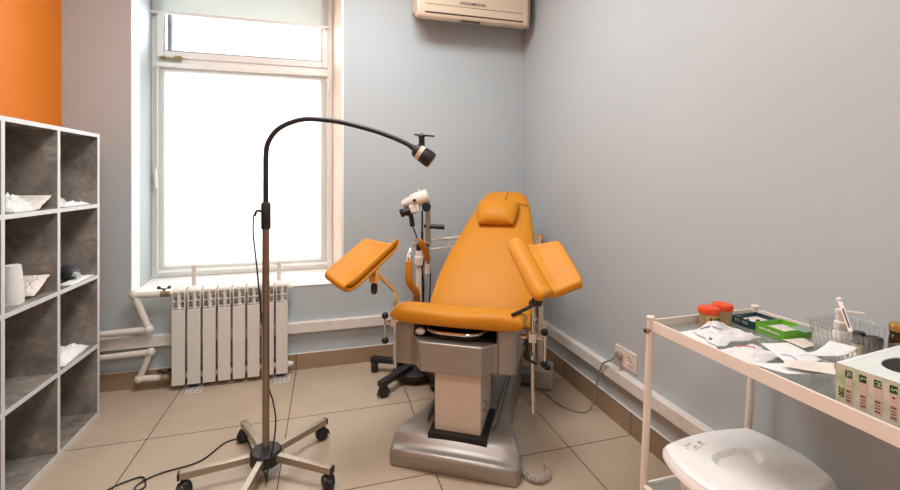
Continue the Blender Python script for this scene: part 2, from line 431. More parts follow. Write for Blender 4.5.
# ------------------------------------------------------------------ shelving unit
sh = thing('shelving_unit', 'grey stone-look cube shelving unit with white edges by the orange wall', 'shelf', (-1.397, 0, 0))
SD, SX1 = .285, 0                                         # depth; x 0 (wall) .. .29 (front)
SY = [1.236, 1.580, 1.925, 2.259, 2.594]                 # upright faces (far sides)
SZ = [.0, .344, .693, 1.049, 1.402]                      # board undersides
TH = .018
def board(name, bx, edge):
    o = MB().box(*bx).build(name, 'stone_laminate', sh, smooth=0)
    e = MB().box(SD, SD+.002, *edge).build('edge_band', 'edge_white', o, smooth=0)
    return o
for i, y in enumerate(SY):
    nm = 'side_panel' if i in (0, len(SY)-1) else 'divider'
    board(nm, (0.008, SD, y-TH, y, TH, 1.402), (y-TH, y, TH, 1.402))
for z in (SZ[0], SZ[-1]):
    board('base_board' if z == 0 else 'top_board', (0.008, SD, SY[0]-TH, SY[-1], z, z+TH), (SY[0]-TH, SY[-1], z, z+TH))
for z in SZ[1:-1]:
    for y0, y1 in zip(SY, SY[1:]):
        board('shelf_board', (0.008, SD-.001, y0, y1-TH, z, z+TH), (y0, y1-TH, z, z+TH))
MB().box(0, .008, SY[0]-TH, SY[-1], 0, 1.42).build('back_panel', 'stone_laminate', sh, smooth=0)

def crumple(name, m, w, l, h, seed, label, loc, rz, rx=0, ry=0, cat='packet', n=24, amp=.35, group=None, taper=0):
    """a creased soft pack: closed pillow with crumpled faces, resting on z = 0"""
    rnd = Vector((seed*3.1, seed*1.7, seed*.9)); b_ = MB()
    def top(u, v, sgn):
        x, y = (u-.5)*w*(1-taper*v), (v-.5)*l
        e = (1-abs(2*u-1)**4)*(1-abs(2*v-1)**4)
        nz = noise.noise(Vector((u*5, v*5, 0))+rnd)+.8*(abs(noise.noise(Vector((u*10, v*10, 2))+rnd))*2-.5)
        ed = noise.noise(Vector((u*5, v*5, 7))+rnd)*.06
        z = h*(.12+.62*e+amp*e*nz) if sgn > 0 else 0.
        return Vector((x*(1+ed), y*(1+ed), max(z, .0015 if sgn > 0 else 0)))
    b_.grid(lambda u, v: top(u, v, 1), n, n); b_.grid(lambda u, v: top(u, v, 0), n, n)
    # stitch the rim
    bm = b_.bm; bm.verts.ensure_lookup_table(); q = (n+1)*(n+1)
    idx = lambda k, i, j: bm.verts[k*q+i*(n+1)+j]
    rim = [(i, 0) for i in range(n)]+[(n, j) for j in range(n)]+[(i, n) for i in range(n, 0, -1)]+[(0, j) for j in range(n, 0, -1)]
    for a, c in zip(rim, rim[1:]+rim[:1]): bm.faces.new((idx(0,*a), idx(0,*c), idx(1,*c), idx(1,*a)))
    o = b_.build(name, m, smooth=28)
    put(o, loc, rz, rx, ry); tag(o, label, cat, group); return o
TOPS = [z+TH for z in SZ]
E_ = .0012
crumple('cloth_bundle', 'cloth_white', .13, .15, .058, 3, 'crumpled white cloth bundle in the top left shelf compartment', (-1.185, 2.050, TOPS[3]+E_), .1, cat='cloth', amp=.5)
crumple('paper_packet', 'paper_warm', .13, .105, .014, 5, 'stiff pale paper packet tilted up behind the crumpled bundle on the top left shelf', (-1.19, 2.186, TOPS[3]+.0305), 0, rx=R(30))
crumple('paper_packet', 'paper', .075, .24, .022, 8, 'long flat white packet lying at the front of the top right shelf compartment', (-1.162, 2.43, TOPS[3]+E_), .05)
crumple('paper_packet', 'paper', .062, .10, .045, 11, 'small folded white packet behind the long flat one in the top right compartment', (-1.247, 2.50, TOPS[3]+E_), .1)
def standing_bag(name, label, loc, rz, w, d, h, seed, m):
    b_ = MB(); n = 14; rnd = Vector((seed, seed*2, 0)); rings = []
    for j in range(9):
        z = h*j/8; rr = []
        for k in range(n):
            a = 2*PI*k/n; q = 1+.16*noise.noise(Vector((math.cos(a)*2, math.sin(a)*2, j*.7))+rnd)
            s_ = 1-.25*(j/8)**2
            rr.append(b_.bm.verts.new((w/2*math.cos(a)*q*s_, d/2*math.sin(a)*q*s_, z+(.012*noise.noise(Vector((k, j, seed))) if j == 8 else 0))))
        rings.append(rr)
    for A, B in zip(rings, rings[1:]):
        for k in range(n): b_.bm.faces.new((A[k], A[(k+1)%n], B[(k+1)%n], B[k]))
    b_.bm.faces.new(rings[0][::-1]); b_.bm.faces.new(rings[-1])
    o = b_.build(name, m, smooth=30); put(o, loc, rz); return o
tag(standing_bag('rolled_bag', 'x', (-1.168, 2.062, TOPS[2]+E_), .2, .070, .080, .150, 4, 'cloth_white'), 'tall rolled white bag standing in the second row left shelf compartment', 'bag')
crumple('paper_packet', 'paper_warm', .12, .115, .024, 14, 'white pouch leaning in the shelf compartment beside the tall rolled bag', (-1.190, 2.178, TOPS[2]+.044), -.05, rx=R(34))
g = thing('blood_pressure_bulb', 'dark grey rubber bulb with pale nozzle on the second row right shelf', 'bulb', (-1.185, 2.472, TOPS[2]+E_), .9)
MB().ball((0, 0, .036), .036, (1.0, 1.75, 1.0)).build('bulb', 'dark_grey', g, smooth=180)
MB().cyl((0, -.055, .033), (0, -.088, .030), .013, .010).build('nozzle', 'edge_white', g)
crumple('paper_packet', 'paper', .055, .22, .010, 17, 'thin white packet in front of the dark rubber bulb', (-1.144, 2.46, TOPS[2]+E_), .05)
crumple('paper_packet', 'paper', .15, .25, .05, 20, 'white pouch with raised corner in the third row right shelf compartment', (-1.20, 2.42, TOPS[1]+E_), .1)

# ------------------------------------------------------------------ radiator with floor stands
ra = thing('radiator', 'white eight section aluminium radiator on floor stands below the window', 'radiator', (-.845, 2.755, 0))
SW = .078
def section(i):
    x0 = i*SW; m = MB()
    m.box(x0+.0062, x0+SW-.0062, 0, .012, .028, .452)                       # flat front fin
    m.box(x0+.030, x0+.048, .012, .080, .035, .56)                          # water way
    m.box(x0+.018, x0+SW-.018, .072, .080, .05, .53)                        # rear fin
    m.box(x0+.036, x0+.042, .0, .03, .452, .550)                            # upper grille: upright and cross ribs
    for z in (.460, .500, .545): m.box(x0+.0062, x0+SW-.0062, .004+(z-.452)*.1, .010+(z-.452)*.1, z-.003, z+.003)
    m.box(x0+.0062, x0+.0105, .004, .05, .452, .552); m.box(x0+SW-.0105, x0+SW-.0062, .004, .05, .452, .552)
    m.prism([(.006, .548), (.010, .560), (.030, .570), (.078, .572), (.080, .55), (.05, .548)], x0+.0042, x0+SW-.0042, Mx)   # top cap
    m.cyl((x0, .045, .065), (x0+SW, .045, .065), .018, n=12); m.cyl((x0, .045, .535), (x0+SW, .045, .535), .018, n=12)   # joining nipples
    return m
for i in range(8): section(i).build('section', 'radiator_white', ra, bevel=.0022)
for z in (.065, .535): MB().cyl((8*SW, .045, z), (8*SW+.022, .045, z), .017, .012).build('end_plug', 'pipe_white', ra)
for x, dx in ((.095, .0), (.560, .0)):
    p = MB().box(x-.012, x+.012, .086, .094, .012, .685).build('stand_post', 'radiator_white', ra, bevel=.002)
    fp = MB(); fp.prism(rrect(.085, .11, .008), 0, .003, Matrix.Translation((x+.03, -.005, .0)))
    fp.box(x-.02, x+.04, .03, .094, 0, .003)
    fp.box(x-.012, x+.012, .07, .094, .003, .012)
    fpo = fp.build('foot_plate', 'galvanised', p, smooth=0)
    hl = MB()
    for a in (-.026, 0, .026):
        for c in (-.035, -.005, .02): hl.cyl((x+.03+a, -.005+c, .003), (x+.03+a, -.005+c, .0036), .007, n=10)
    hl.build('screw_holes', 'plug_grey', fpo, smooth=0)

def pipe(name, label, pts, r, valve):
    p = thing(name, label, 'pipe', pts[0])
    o0 = Vector(pts[0]); P = [Vector(q)-o0 for q in pts]
    m = MB()
    for a, b_ in zip(P, P[1:]): m.cyl(a, b_, r, n=14)
    m.build('tube', 'pipe_white', p)
    for q in P[1:-1]: MB().ball(q, r*1.42).cyl(q-Vector((.028,0,0)) if q.x > .1 and abs(q.z) < .01 else q, q, r*1.35).build('elbow', 'pipe_white', p, smooth=60)
    e, d_ = P[-1], (P[-1]-P[-2]).normalized()
    v = MB().cyl(e-d_*.012, e+d_*.045, .0165, n=12).cyl(e+d_*.012, e+d_*.030, .0195, n=6).build('valve', 'valve_brass', p)
    hv = MB(); c = e+d_*.016+Vector((0, 0, .018))
    hv.cyl(c-Vector((0,0,.004)), c+Vector((0,0,.014)), .005)
    hv.bar(c+Vector((-.026, 0, .018)), c+Vector((0, 0, .008)), .014, .006); hv.bar(c+Vector((.026, 0, .018)), c+Vector((0, 0, .008)), .014, .006)
    hv.ball(c+Vector((-.026, 0, .019)), .010, sub=2); hv.ball(c+Vector((.026, 0, .019)), .010, sub=2)
    hv.build('valve_handle', 'black_plastic', v, bevel=.001)
pipe('heating_pipe', 'upper white heating pipe rising from the wall to the radiator top', [(-1.395, 2.80, .333), (-.963, 2.80, .346), (-1.035, 2.80, .545), (-.905, 2.80, .540)], .0175, True)
pipe('heating_pipe', 'lower white heating pipe dropping below the trunking to the radiator bottom', [(-1.395, 2.805, .203), (-.957, 2.805, .216), (-1.012, 2.805, .072), (-.905, 2.805, .066)], .0165, True)

# ------------------------------------------------------------------ examination lamp
la = thing('examination_lamp', 'black gooseneck examination lamp on a five-leg wheeled steel base', 'lamp', (-.238, 1.884, 0))
def caster(parent, c, ang, m='black_plastic', r=.026):
    """twin wheel swivel caster standing on the floor below c = (x, y, top z)"""
    x, y, zt = c; M = Matrix.Translation((x, y, 0)) @ Matrix.Rotation(ang, 4, 'Z')
    q = MB()
    for s_ in (-1, 1):
        q.cyl(M @ Vector((s_*.004, .008, r)), M @ Vector((s_*.021, .008, r)), r, r*.86, n=20)
    q.prism([(-.030, .012), (-.024, .036), (.002, .056), (.022, .054), (.034, .030), (.030, .020), (.0, .036)], -.011, .011, M @ Mx)
    q.cyl(M @ Vector((0, -.004, .045)), M @ Vector((0, -.004, zt)), .007)
    return q.build('caster', m, parent, bevel=.002)
hz = .074
MB().lathe([(.055, .05), (.060, .056), (.060, .096), (.054, .102), (.024, .104)]).build('hub', 'black_satin', la)
for i, a in enumerate((187, 115, 40, -32, 257)):
    d_ = Vector((math.cos(R(a)), math.sin(R(a)), 0))
    lg = MB().bar(d_*.045+Vector((0, 0, .080)), d_*.300+Vector((0, 0, .074)), .026, .026).build('leg', 'steel', la, bevel=.002)
    MB().bar(d_*.300+Vector((0, 0, .074)), d_*.307+Vector((0, 0, .074)), .0275, .0275).build('end_cap', 'black_plastic', lg, bevel=.003)
    caster(lg, (d_.x*.288, d_.y*.288, .062), R(a)+[.6, -.4, 1.3, .9, -.7][i])
MB().cyl((0, 0, .10), (0, 0, 1.0), .0135, n=20).build('pole', 'pole_steel', la)
MB().lathe([(.016, .992), (.0185, .996), (.0185, 1.093), (.014, 1.1)]).build('sleeve', 'black_satin', la)
GD = Vector((.962, -.2737, 0))
gp = [(0, 1.09), (0, 1.20), (.001, 1.295), (.009, 1.34), (.037, 1.384), (.077, 1.412), (.138, 1.433), (.198, 1.4355), (.300, 1.424), (.42, 1.394), (.502, 1.366), (.562, 1.340), (.603, 1.316)]
MB().tube([GD*x+Vector((0, 0, z)) for x, z in gp], lambda t: .0104-.0012*t, n=12, smooth=8).build('gooseneck', 'black_satin', la, smooth=60)
HA = (GD*.075+Vector((0, 0, -.052))).normalized()        # lamp head axis
hp = GD*.592+Vector((0, 0, 1.322))
HM = Matrix.Translation(hp) @ HA.to_track_quat('Z', 'Y').to_matrix().to_4x4()
hd = MB().lathe([(.010, -.012), (.013, .006), (.026, .014), (.0305, .028), (.034, .082), (.032, .094), (.026, .098)], M=HM).build('lamp_head', 'black_satin', la)
MB().lathe([(.0302, .030), (.0316, .030), (.0328, .048), (.0314, .048)], M=HM).build('band', 'warm_white', hd)
MB().lathe([(.024, .0985), (.020, .1005), (.002, .1005)], M=HM).build('lens', 'edge_white', hd)
kn = hp+HA*.046
kh = MB().cyl(kn+Vector((0, 0, .024)), kn+Vector((-.0, 0, .070)), .0135, .012)
kh.cyl(kn+Vector((0, 0, .068)), kn+Vector((0, 0, .076)), .016, .014); kh.bar(kn-GD*.030+Vector((0, 0, .078)), kn+GD*.052+Vector((0, 0, .071)), .022, .006)
kh.cyl(kn+Vector((0,0,.074)), kn+Vector((0,0,.083)), .006)
kh.build('grip_handle', 'black_plastic', hd, bevel=.002)
lc = MB().tube([GD*-.015+Vector((0,-.01,1.063)), GD*-.034+Vector((0,-.01,1.066)), GD*-.044+Vector((0,-.012,1.045))], .0055, n=8).build('cord_clip', 'black_plastic', la, smooth=60)
cp = [(-.044, 1.05, -.012), (-.046, .98, -.012), (-.038, .90, -.012), (-.030, .82, -.010), (-.024, .72, -.004), (-.020, .62, .010), (-.010, .52, .021), (-.004, .42, .022), (.002, .34, .022), (.022, .29, .014), (.044, .22, -.010), (.046, .13, -.045), (.036, .06, -.07), (.034, .02, -.075), (.012, .012, -.03)]
GN = Vector((.2737, .962, 0))
c3 = [GD*x+GN*y+Vector((0, 0, z)) for x, z, y in cp]
fl = [(-.02, .05), (-.075, .17), (-.121, .268), (-.20, .272), (-.277, .157), (-.40, .12), (-.449, .093), (-.475, .055), (-.46, .03), (-.44, .05), (-.47, .11), (-.52, .10), (-.576, .06), (-.68, -.06)]
MB().tube(c3+[Vector((x, y, .004)) for x, y in fl], .0032, n=7, smooth=6).build('power_cord', 'black_plastic', la, smooth=60)

# ------------------------------------------------------------------ examination chair
CH = thing('examination_chair', 'orange padded gynaecological examination chair with leg rests on silver base', 'examination chair', (.48, 1.664, 0), -R(30.6))
# base casting: lofted along its length
wl = [(0, .262), (.03, .280), (.08, .280), (.14, .250), (.22, .215), (.32, .190), (.45, .178), (.66, .175), (.95, .175), (.97, .17)]
wr = [(0, .255), (.03, .272), (.08, .270), (.14, .248), (.22, .222), (.32, .200), (.45, .192), (.66, .195), (.95, .20), (.97, .19)]
ht = [(0, .058), (.006, .069), (.016, .0725), (.026, .070), (.036, .072), (.052, .086), (.072, .110), (.11, .124), (.17, .128), (.5, .134), (.95, .130), (.97, .11)]
nv = 48; rows = []; m = MB()
for j in range(nv+1):
    v = .97*(j/nv)**1.3; Wl, Wr, Hh = lerp(wl, v), lerp(wr, v), lerp(ht, v)
    fr = max(0, 1-v/.10)
    prof = [(-Wl, 0), (-Wl, Hh*.55), (-Wl*.985, Hh*.80), (-Wl*.93, Hh*.96)]
    for k in range(1, 10):
        t_ = -1+2*k/10
        prof.append(((Wr if t_ > 0 else Wl)*.86*t_/.8*.8, Hh*(1+.22*fr*(1-t_*t_))))
    prof += [(Wr*.93, Hh*.96), (Wr*.985, Hh*.80), (Wr, Hh*.55), (Wr, 0)]
    W = (Wl+Wr)/2
    rows.append([m.bm.verts.new((x, v-(.022*(1-min(1, (x/W)**2)))*max(0, 1-v/.15), z)) for x, z in prof])
for A, B in zip(rows, rows[1:]):
    for k in range(len(A)-1): m.bm.faces.new((A[k], A[k+1], B[k+1], B[k]))
    m.bm.faces.new((A[-1], A[0], B[0], B[-1]))
m.bm.faces.new(rows[0]); m.bm.faces.new(rows[-1][::-1])
base = m.build('base', 'silver_paint', CH, bevel=.008, seg=3, smooth=60)
# raised cheek rails flanking the column well
for s_ in (-1, 1):
    m = MB(); m.prism([(s_*.140, .12), (s_*.160, .16), (s_*.160, .72), (s_*.140, .76), (s_*.138, .2)], .12, .160)
    m.build('well_rim', 'silver_dark', base, bevel=.012, seg=3)
MB().box(-.118, .132, .054, .74, .09, .1305).build('column_well', 'cavity', base, smooth=0)
MB().bar((.18, .875, .05), (.30, .875, .05), .10, .06).build('foot_arm', 'silver_dark', base, bevel=.006)
m = MB(); m.prism(rrect(.105, .15, .02), .004, .112, Matrix.Translation((.325, .885, 0))); ft = m.build('rear_foot', 'grey_foot', base, bevel=.008, seg=3)
MB().lathe([(.019, .111), (.019, .126), (.015, .130)], (.345, .84, 0)).build('levelling_cap', 'black_plastic', ft)
# column
cl = MB().box(-.097, .103, .086, .345, .10, .470).build('column', 'column_paint', CH, bevel=.004)
for v_, z_ in ((.16, .20), (.16, .24), (.22, .20)): MB().cyl((.1025, v_, z_), (.107, v_, z_), .005, n=12).build('bolt', 'black_plastic', cl)
MB().box(-.07, .07, .345, .62, .13, .44).build('rear_lift_cover', 'silver_dark', cl, bevel=.01)
# under-seat housing, stepped front with lower middle panel
ho_poly = [(-.284, .117), (-.270, .104), (-.200, .096), (-.188, .090), (-.150, .040), (.115, .040), (.155, .090), (.168, .096), (.226, .104), (.241, .117), (.250, .60), (.22, .64), (-.22, .64), (-.284, .60)]
lo_poly = [(x*.985, y+.006 if y < .2 else y) for x, y in ho_poly]
m = MB(); n = len(ho_poly)
A = [m.bm.verts.new((x, y, .385)) for x, y in lo_poly]; B = [m.bm.verts.new((x, y, .512)) for x, y in ho_poly]
for i in range(n): m.bm.faces.new((A[i], A[(i+1)%n], B[(i+1)%n], B[i]))
m.bm.faces.new(A[::-1]); m.bm.faces.new(B)
# side cheeks rise to the cushion
for P in ([(-.288, .115), (-.272, .100), (-.200, .096), (-.190, .12), (-.190, .38), (-.286, .38)], [(.168, .096), (.228, .100), (.245, .115), (.249, .37), (.165, .37), (.165, .12)]):
    m.prism([(x, y-.0012 if y < .2 else y) for x, y in P], .386, .568)
m.box(-.189, .164, .30, .345, .513, .562)
ho = m.build('housing', 'silver_paint', CH, bevel=.007, seg=3, smooth=40)
for x in (-.2065, .1745): MB().box(x-.001, x+.001, .0935, .12, .392, .566).build('panel_joint', 'cavity', ho, smooth=0)
MB().box(-.187, .162, .098, .299, .513, .5165).build('tray_recess', 'cavity', ho, smooth=0)
tp = rrect(.275, .20, .09, 8)
m = MB(); m.tube([(x-.015, y+.170, .546) for x, y in tp], .0075, n=10, smooth=0, closed=True); tr = m.build('tray_rim', 'chrome', ho, smooth=60)
m = MB(); m.prism(rrect(.262, .188, .085, 8), .520, .540, Matrix.Translation((-.015, .172, 0))); m.build('drain_tray', 'cavity', tr, bevel=.004)
m = MB(); m.ball((-.165, .10, .535), .016, (1.4, 1, 1)); m.build('tray_knob', 'pipe_white', ho, smooth=180)
# seat cushion
def cushion(name, poly, th, M, parent, bev, dome=0., sub=2, m_='upholstery'):
    b_ = MB(); b_.prism(poly, 0, th, M)
    return b_.build(name, m_, parent, bevel=bev, seg=5, smooth=180)
def pad(name, W, Ln, th, M, parent, fw=None, crown=.012, m_='upholstery', nu=18, nv_=18, dip=None, e=5.):
    """soft upholstered pad: superellipse edge all round, crowned top; fw(v) scales the half width"""
    b_ = MB(); rows = []
    def pt(u, v, s_):
        x = (2*u-1); y = (2*v-1)
        rim = max(0., 1-abs(x)**e)*max(0., 1-abs(y)**e)
        z = th/2*(rim**.42)
        if s_ > 0: z += crown*(1-x*x)*(1-y*y)
        w_ = W/2*(fw(v) if fw else 1)
        zz = z*s_+(dip(u, v) if dip else 0)
        return M @ Vector((x*w_, v*Ln, th/2+zz))
    def spread(t):                                        # denser towards the edges
        return .5-.5*math.cos(PI*t)
    b_.grid(lambda a, c: pt(spread(a), spread(c), 1), nu, nv_); b_.grid(lambda a, c: pt(spread(a), spread(c), -1), nu, nv_)
    bmesh.ops.remove_doubles(b_.bm, verts=b_.bm.verts, dist=.0004)
    return b_.build(name, m_, parent, smooth=180, subsurf=1)
def seat_pt(u, v, s_):
    x, y = 2*u-1, 2*v-1
    rim = max(0., 1-abs(x)**9)*max(0., 1-abs(y)**7)
    vv = .315*v
    th = .086-.40*max(0, vv-.085)
    th = max(th, .016)-.012*math.exp(-((u-.5)/.2)**2)*math.exp(-(v/.4)**2)
    w_ = .291*(.965+.035*math.sin(PI*min(1, v*1.2+.12)))
    md = min(.045, th*.5); z = md+(th-md)*(rim**.36) if s_ > 0 else md-md*(rim**.42)
    return Vector((-.004+x*w_, .048+vv, .567+z))
m = MB(); sp0 = lambda t_: .5-.5*math.cos(PI*t_)
m.grid(lambda a, c: seat_pt(sp0(a), sp0(c), 1), 24, 24); m.grid(lambda a, c: seat_pt(sp0(a), sp0(c), -1), 24, 24)
bmesh.ops.remove_doubles(m.bm, verts=m.bm.verts, dist=.0004)
seat = m.build('seat', 'upholstery', CH, smooth=180, subsurf=1)
# backrest: tapered padded panel leaning back
b0, b1 = Vector((.0, .47, .565)), Vector((.0, 1.050, 1.118))
bl = (b1-b0).length; by = (b1-b0).normalized(); bx = Vector((1, 0, 0)); bz = bx.cross(by)
BM = Matrix(((bx.x, by.x, bz.x, 0), (bx.y, by.y, bz.y, .47), (bx.z, by.z, bz.z, .565), (0, 0, 0, 1)))
left = [(0, -.245), (.10, -.240), (.20, -.226), (.30, -.205), (.40, -.178), (.50, -.145), (.60, -.112), (.68, -.087), (.74, -.066), (.795, -.040)]
right = [(0, .300), (.10, .303), (.20, .300), (.30, .293), (.40, .281), (.50, .268), (.60, .254), (.68, .240), (.74, .224), (.795, .192)]
def backpt(u, v, s_):
    e = 5.; x = 2*u-1; y = 2*v-1; q = -.10+v*(bl+.10)
    rim = max(0., 1-abs(x)**e)*max(0., 1-abs(y)**9)
    z = .040*(rim**.42)*s_+(.010*(1-x*x) if s_ > 0 else 0)
    a, c = lerp(left, q), lerp(right, q)
    return BM @ Vector((a+(c-a)*u, q, z-.03))
m = MB(); sp = lambda t_: .5-.5*math.cos(PI*t_)
m.grid(lambda a, c: backpt(sp(a), sp(c), 1), 18, 30); m.grid(lambda a, c: backpt(sp(a), sp(c), -1), 18, 30)
bmesh.ops.remove_doubles(m.bm, verts=m.bm.verts, dist=.0004)
back = m.build('backrest', 'upholstery', CH, smooth=180, subsurf=1)
m = MB(); m.tube([BM @ Vector((x, y, z)) for x, y, z in ((.095, .63, .020), (.15, .665, .0215), (.215, .668, .012), (.228, .668, -.01))], .0022, n=6)
m.tube([BM @ Vector((x, y, z)) for x, y, z in ((.090, .70, .0215), (.096, .74, .019), (.100, .775, .008))], .0022, n=6)
m.build('seam', 'dark_seam', back, smooth=60)
pil = pad('head_pillow', .245, .175, .075, BM @ Matrix.Translation((.055, .488, .008)), CH, fw=lambda v: .70+.30*math.sin(PI*min(1, .14+v*.50)), crown=.014, e=3.2)
# leg rests: padded troughs with a rolled inner lip, mirrored left and right
def legrest(s_):
    B, F = Vector((-.241, .031, .937)), Vector((-.359, -.169, .787)); OB, OF = Vector((-.394, .062, .941)), Vector((-.486, -.121, .821))
    N = (F-B).cross(OB-B).normalized()
    if N.z < 0: N = -N
    sag = [(0, -.020), (.03, .002), (.07, .007), (.115, -.002), (.165, -.020), (.26, -.029), (.48, -.029), (.70, -.021), (.9, -.012), (1, -.010)]
    def f(a, c):
        lp = max(0, min(1, (.19-a)/.08)); st = -.01-.045*lp; c2 = st+c*(1.04-st); lo, hi = B.lerp(F, c2), OB.lerp(OF, c2)
        # rounded plan at the two ends
        e = max(0, abs(2*c-1)-.72)/.28; sh = .5+(a-.5)*(1-.14*e*e)
        p = lo.lerp(hi, sh*1.20-.025)+N*lerp(sag, a)*(1-.40*e*e)
        return Vector((p.x*-s_, p.y, p.z))
    b_ = MB().grid(f, 22, 10)
    o = b_.build('leg_rest', 'upholstery', CH, smooth=180, solid=.034 if s_ < 0 else -.034, subsurf=2)
    return o
for s_ in (-1, 1):
    o = legrest(s_)
    u0 = s_*.320-.016
    rod = MB().tube([(u0, .235, .30 if s_ < 0 else .175), (u0, .235, .50), (u0, .232, .635), (u0, .210, .672), (s_*.332-.006, .10, .745), (s_*.340, .03, .79)], .0095, n=12, smooth=5)
    ro = rod.build('leg_rest_rod', 'chrome', CH, smooth=60)
    c = Vector((s_*.342, .012, .795))
    MB().box(c.x-.016, c.x+.016, c.y-.016, c.y+.016, c.z-.040, c.z+.030).build('rod_clamp', 'chrome', ro, bevel=.003)
    MB().lathe([(.008, -.088), (.014, -.080), (.015, -.055), (.010, -.040)], c).build('clamp_knob', 'black_plastic', ro)
    # side rail with lever clamp
    zr = .505+(.012 if s_ < 0 else 0)
    rl = MB().cyl((s_*.24, .235, zr), (s_*.375-.012, .235, zr), .011).box(u0-.017, u0+.017, .214, .256, zr-.019, zr+.019).build('side_rail', 'chrome', CH, bevel=.002)
    x = s_*.366-.010
    zl = zr-(.098 if s_ > 0 else .078)
    lv = MB().cyl((x, .208, zr+.03), (x, .208, zl), .0055).cyl((x, .208, zr), (x, .24, zr), .008).build('clamp_lever', 'chrome', rl)
    MB().ball((x, .208, zr+.035), .0165).build('ball_knob', 'black_plastic', lv, smooth=180)
    MB().ball((x, .208, zl-.004), .0165).build('ball_knob', 'black_plastic', lv, smooth=180)
    # grab handle beside the backrest
    x = s_*.335
    D = .062
    dz = -.043 if s_ < 0 else .0
    q3 = lambda L_: [(x-(.018 if s_ > 0 else 0), v_+D, z_+dz*max(0, min(1, (z_-.64)/.16))) for v_, z_ in L_]
    pts = q3([(.478, .50), (.474, .575), (.430, .612), (.375, .650), (.354, .71), (.352, .80), (.385, .865), (.46, .893), (.54, .884), (.635, .81), (.680, .72), (.672, .62)])
    gh = MB().tube(pts, .0115, n=12, smooth=6).build('grab_handle', 'chrome', CH, smooth=60)
    xs = x-(.018 if s_ > 0 else 0)
    MB().cyl((xs, .478+D, .47), (xs, .476+D, .57), .020).bar((xs, .478+D, .49), (s_*.22, .478+D, .49), .03, .02).build('handle_socket', 'dark_seam' if s_ < 0 else 'chrome', gh, bevel=.003)
    MB().tube(q3([(.478, .562), (.466, .586), (.430, .612), (.375, .650), (.354, .71), (.352, .815)]), .0185, n=12).build('grip_sleeve', 'upholstery', gh, smooth=60)
    MB().tube(q3([(.50, .892), (.54, .884), (.60, .845), (.655, .785), (.676, .745)]), .0185, n=12).build('grip_sleeve', 'upholstery', gh, smooth=60)
    MB().tube(q3([(.681, .715), (.679, .68), (.674, .635)]), .015, n=12).build('grip_end', 'scope_white', gh, smooth=60)
MB().tube([(.306, .19, .660), (.290, .15, .655), (.235, .06, .650)], lambda t_: .009-.003*t_, n=10).ball((.306, .20, .662), .017).build('clamp_handle', 'black_plastic', CH, smooth=60)
m = MB().cyl((.282, .20, .505), (.282, .20, .46), .006).ball((.282, .195, .44), .014, (1, 1, 1.7)).cyl((.282, .19, .425), (.325, .18, .412), .006)
m.build('locking_knob', 'black_plastic', CH, smooth=60)
# rear drive post behind the seat and its lead to the socket
MB().box(.285, .335, .885, .945, .113, .36).build('drive_post', 'warm_white', CH, bevel=.012, seg=3)
def to_chair(p):
    a = R(30.6); x, y = p[0]-.48, p[1]-1.664
    return Vector((x*math.cos(a)-y*math.sin(a), x*math.sin(a)+y*math.cos(a), p[2]))
cab = [(1.155, 2.19, .02), (1.162, 2.15, .006), (1.182, 2.012, .0045), (1.25, 1.93, .0045), (1.30, 1.945, .0045), (1.318, 1.93, .06), (1.318, 1.90, .18), (1.318, 1.86, .27), (1.322, 1.80, .315), (1.332, 1.778, .338)]
pc = MB().tube([to_chair(p) for p in cab], .0042, n=8).build('power_cord', 'cord_grey', CH, smooth=60)
coil = []
cc = [Vector(p) for p in ((.715, 1.612, .016), (.751, 1.598, .017), (.772, 1.552, .017), (.804, 1.532, .017), (.845, 1.548, .017), (.868, 1.60, .02))]
cs = spline(cc, 24); 
for i, p in enumerate(cs):
    d_ = (cs[min(i+1, len(cs)-1)]-cs[max(i-1, 0)]).normalized(); n1 = d_.cross(Vector((0,0,1))).normalized(); a = i*2*PI/5.2
    coil.append(to_chair(p+n1*.0115*math.cos(a)+Vector((0,0,1))*.0115*math.sin(a)))
MB().tube(coil, .0034, n=6, smooth=2).build('coiled_cord', 'coil_beige', CH, smooth=60)
pl = Vector((1.338, 1.776, .345))
MB().cyl(to_chair(pl+Vector((.020, 0, 0))), to_chair(pl), .019, .017).cyl(to_chair(pl+Vector((.002, 0, -.012))), to_chair(pl+Vector((-.014, 0, -.03))), .009, .006).build('plug', 'plug_grey', pc)

# ------------------------------------------------------------------ colposcope on its wheeled stand
CO = thing('colposcope', 'white colposcope head on a black five-star wheeled stand behind the chair', 'medical scope', (.514, 2.566, 0))
MB().lathe([(.12, .022), (.135, .030), (.135, .056), (.12, .066), (.03, .070)]).build('weight_disc', 'black_plastic', CO)
for i, a in enumerate((149, 221, 290, 14, 70)):
    d_ = Vector((math.cos(R(a)), math.sin(R(a)), 0)); rr = (.29, .315, .23, .25, .23)[i]
    lg = MB().bar(d_*.05+Vector((0,0,.082)), d_*rr+Vector((0,0,.074)), .044, .032).build('leg', 'black_plastic', CO, bevel=.006)
    caster(lg, (d_.x*(rr-.02), d_.y*(rr-.02), .065), R(a)+[.5, 1.1, .2, .9, 2.][i], r=.031)
sd = Vector((math.cos(T := R(15.885)), -math.sin(T), 0))          # sideways direction of the stand's arm
P = lambda x, z, y=0: sd*x+Vector((sd.y*-y*-1*0, 0, 0))+Vector((math.sin(T)*y, math.cos(T)*y, z))
MB().bar(P(.018, .07), P(.018, .76), .030, .030, (0, 1, 0)).build('column', 'scope_white', CO, bevel=.003)
MB().cyl(P(.018, .745), P(.018, .815), .015).build('column_collar', 'black_plastic', CO)
MB().box(-.004, .040, -.030, .026, .67, .725).build('height_clamp', 'scope_white', CO, bevel=.005)
ar = MB().bar(P(.018, .80), P(.085, .80), .03, .03).bar(P(.075, .785), P(.075, 1.0), .028, .026, (0, 1, 0)).build('upper_post', 'steel', CO, bevel=.003)
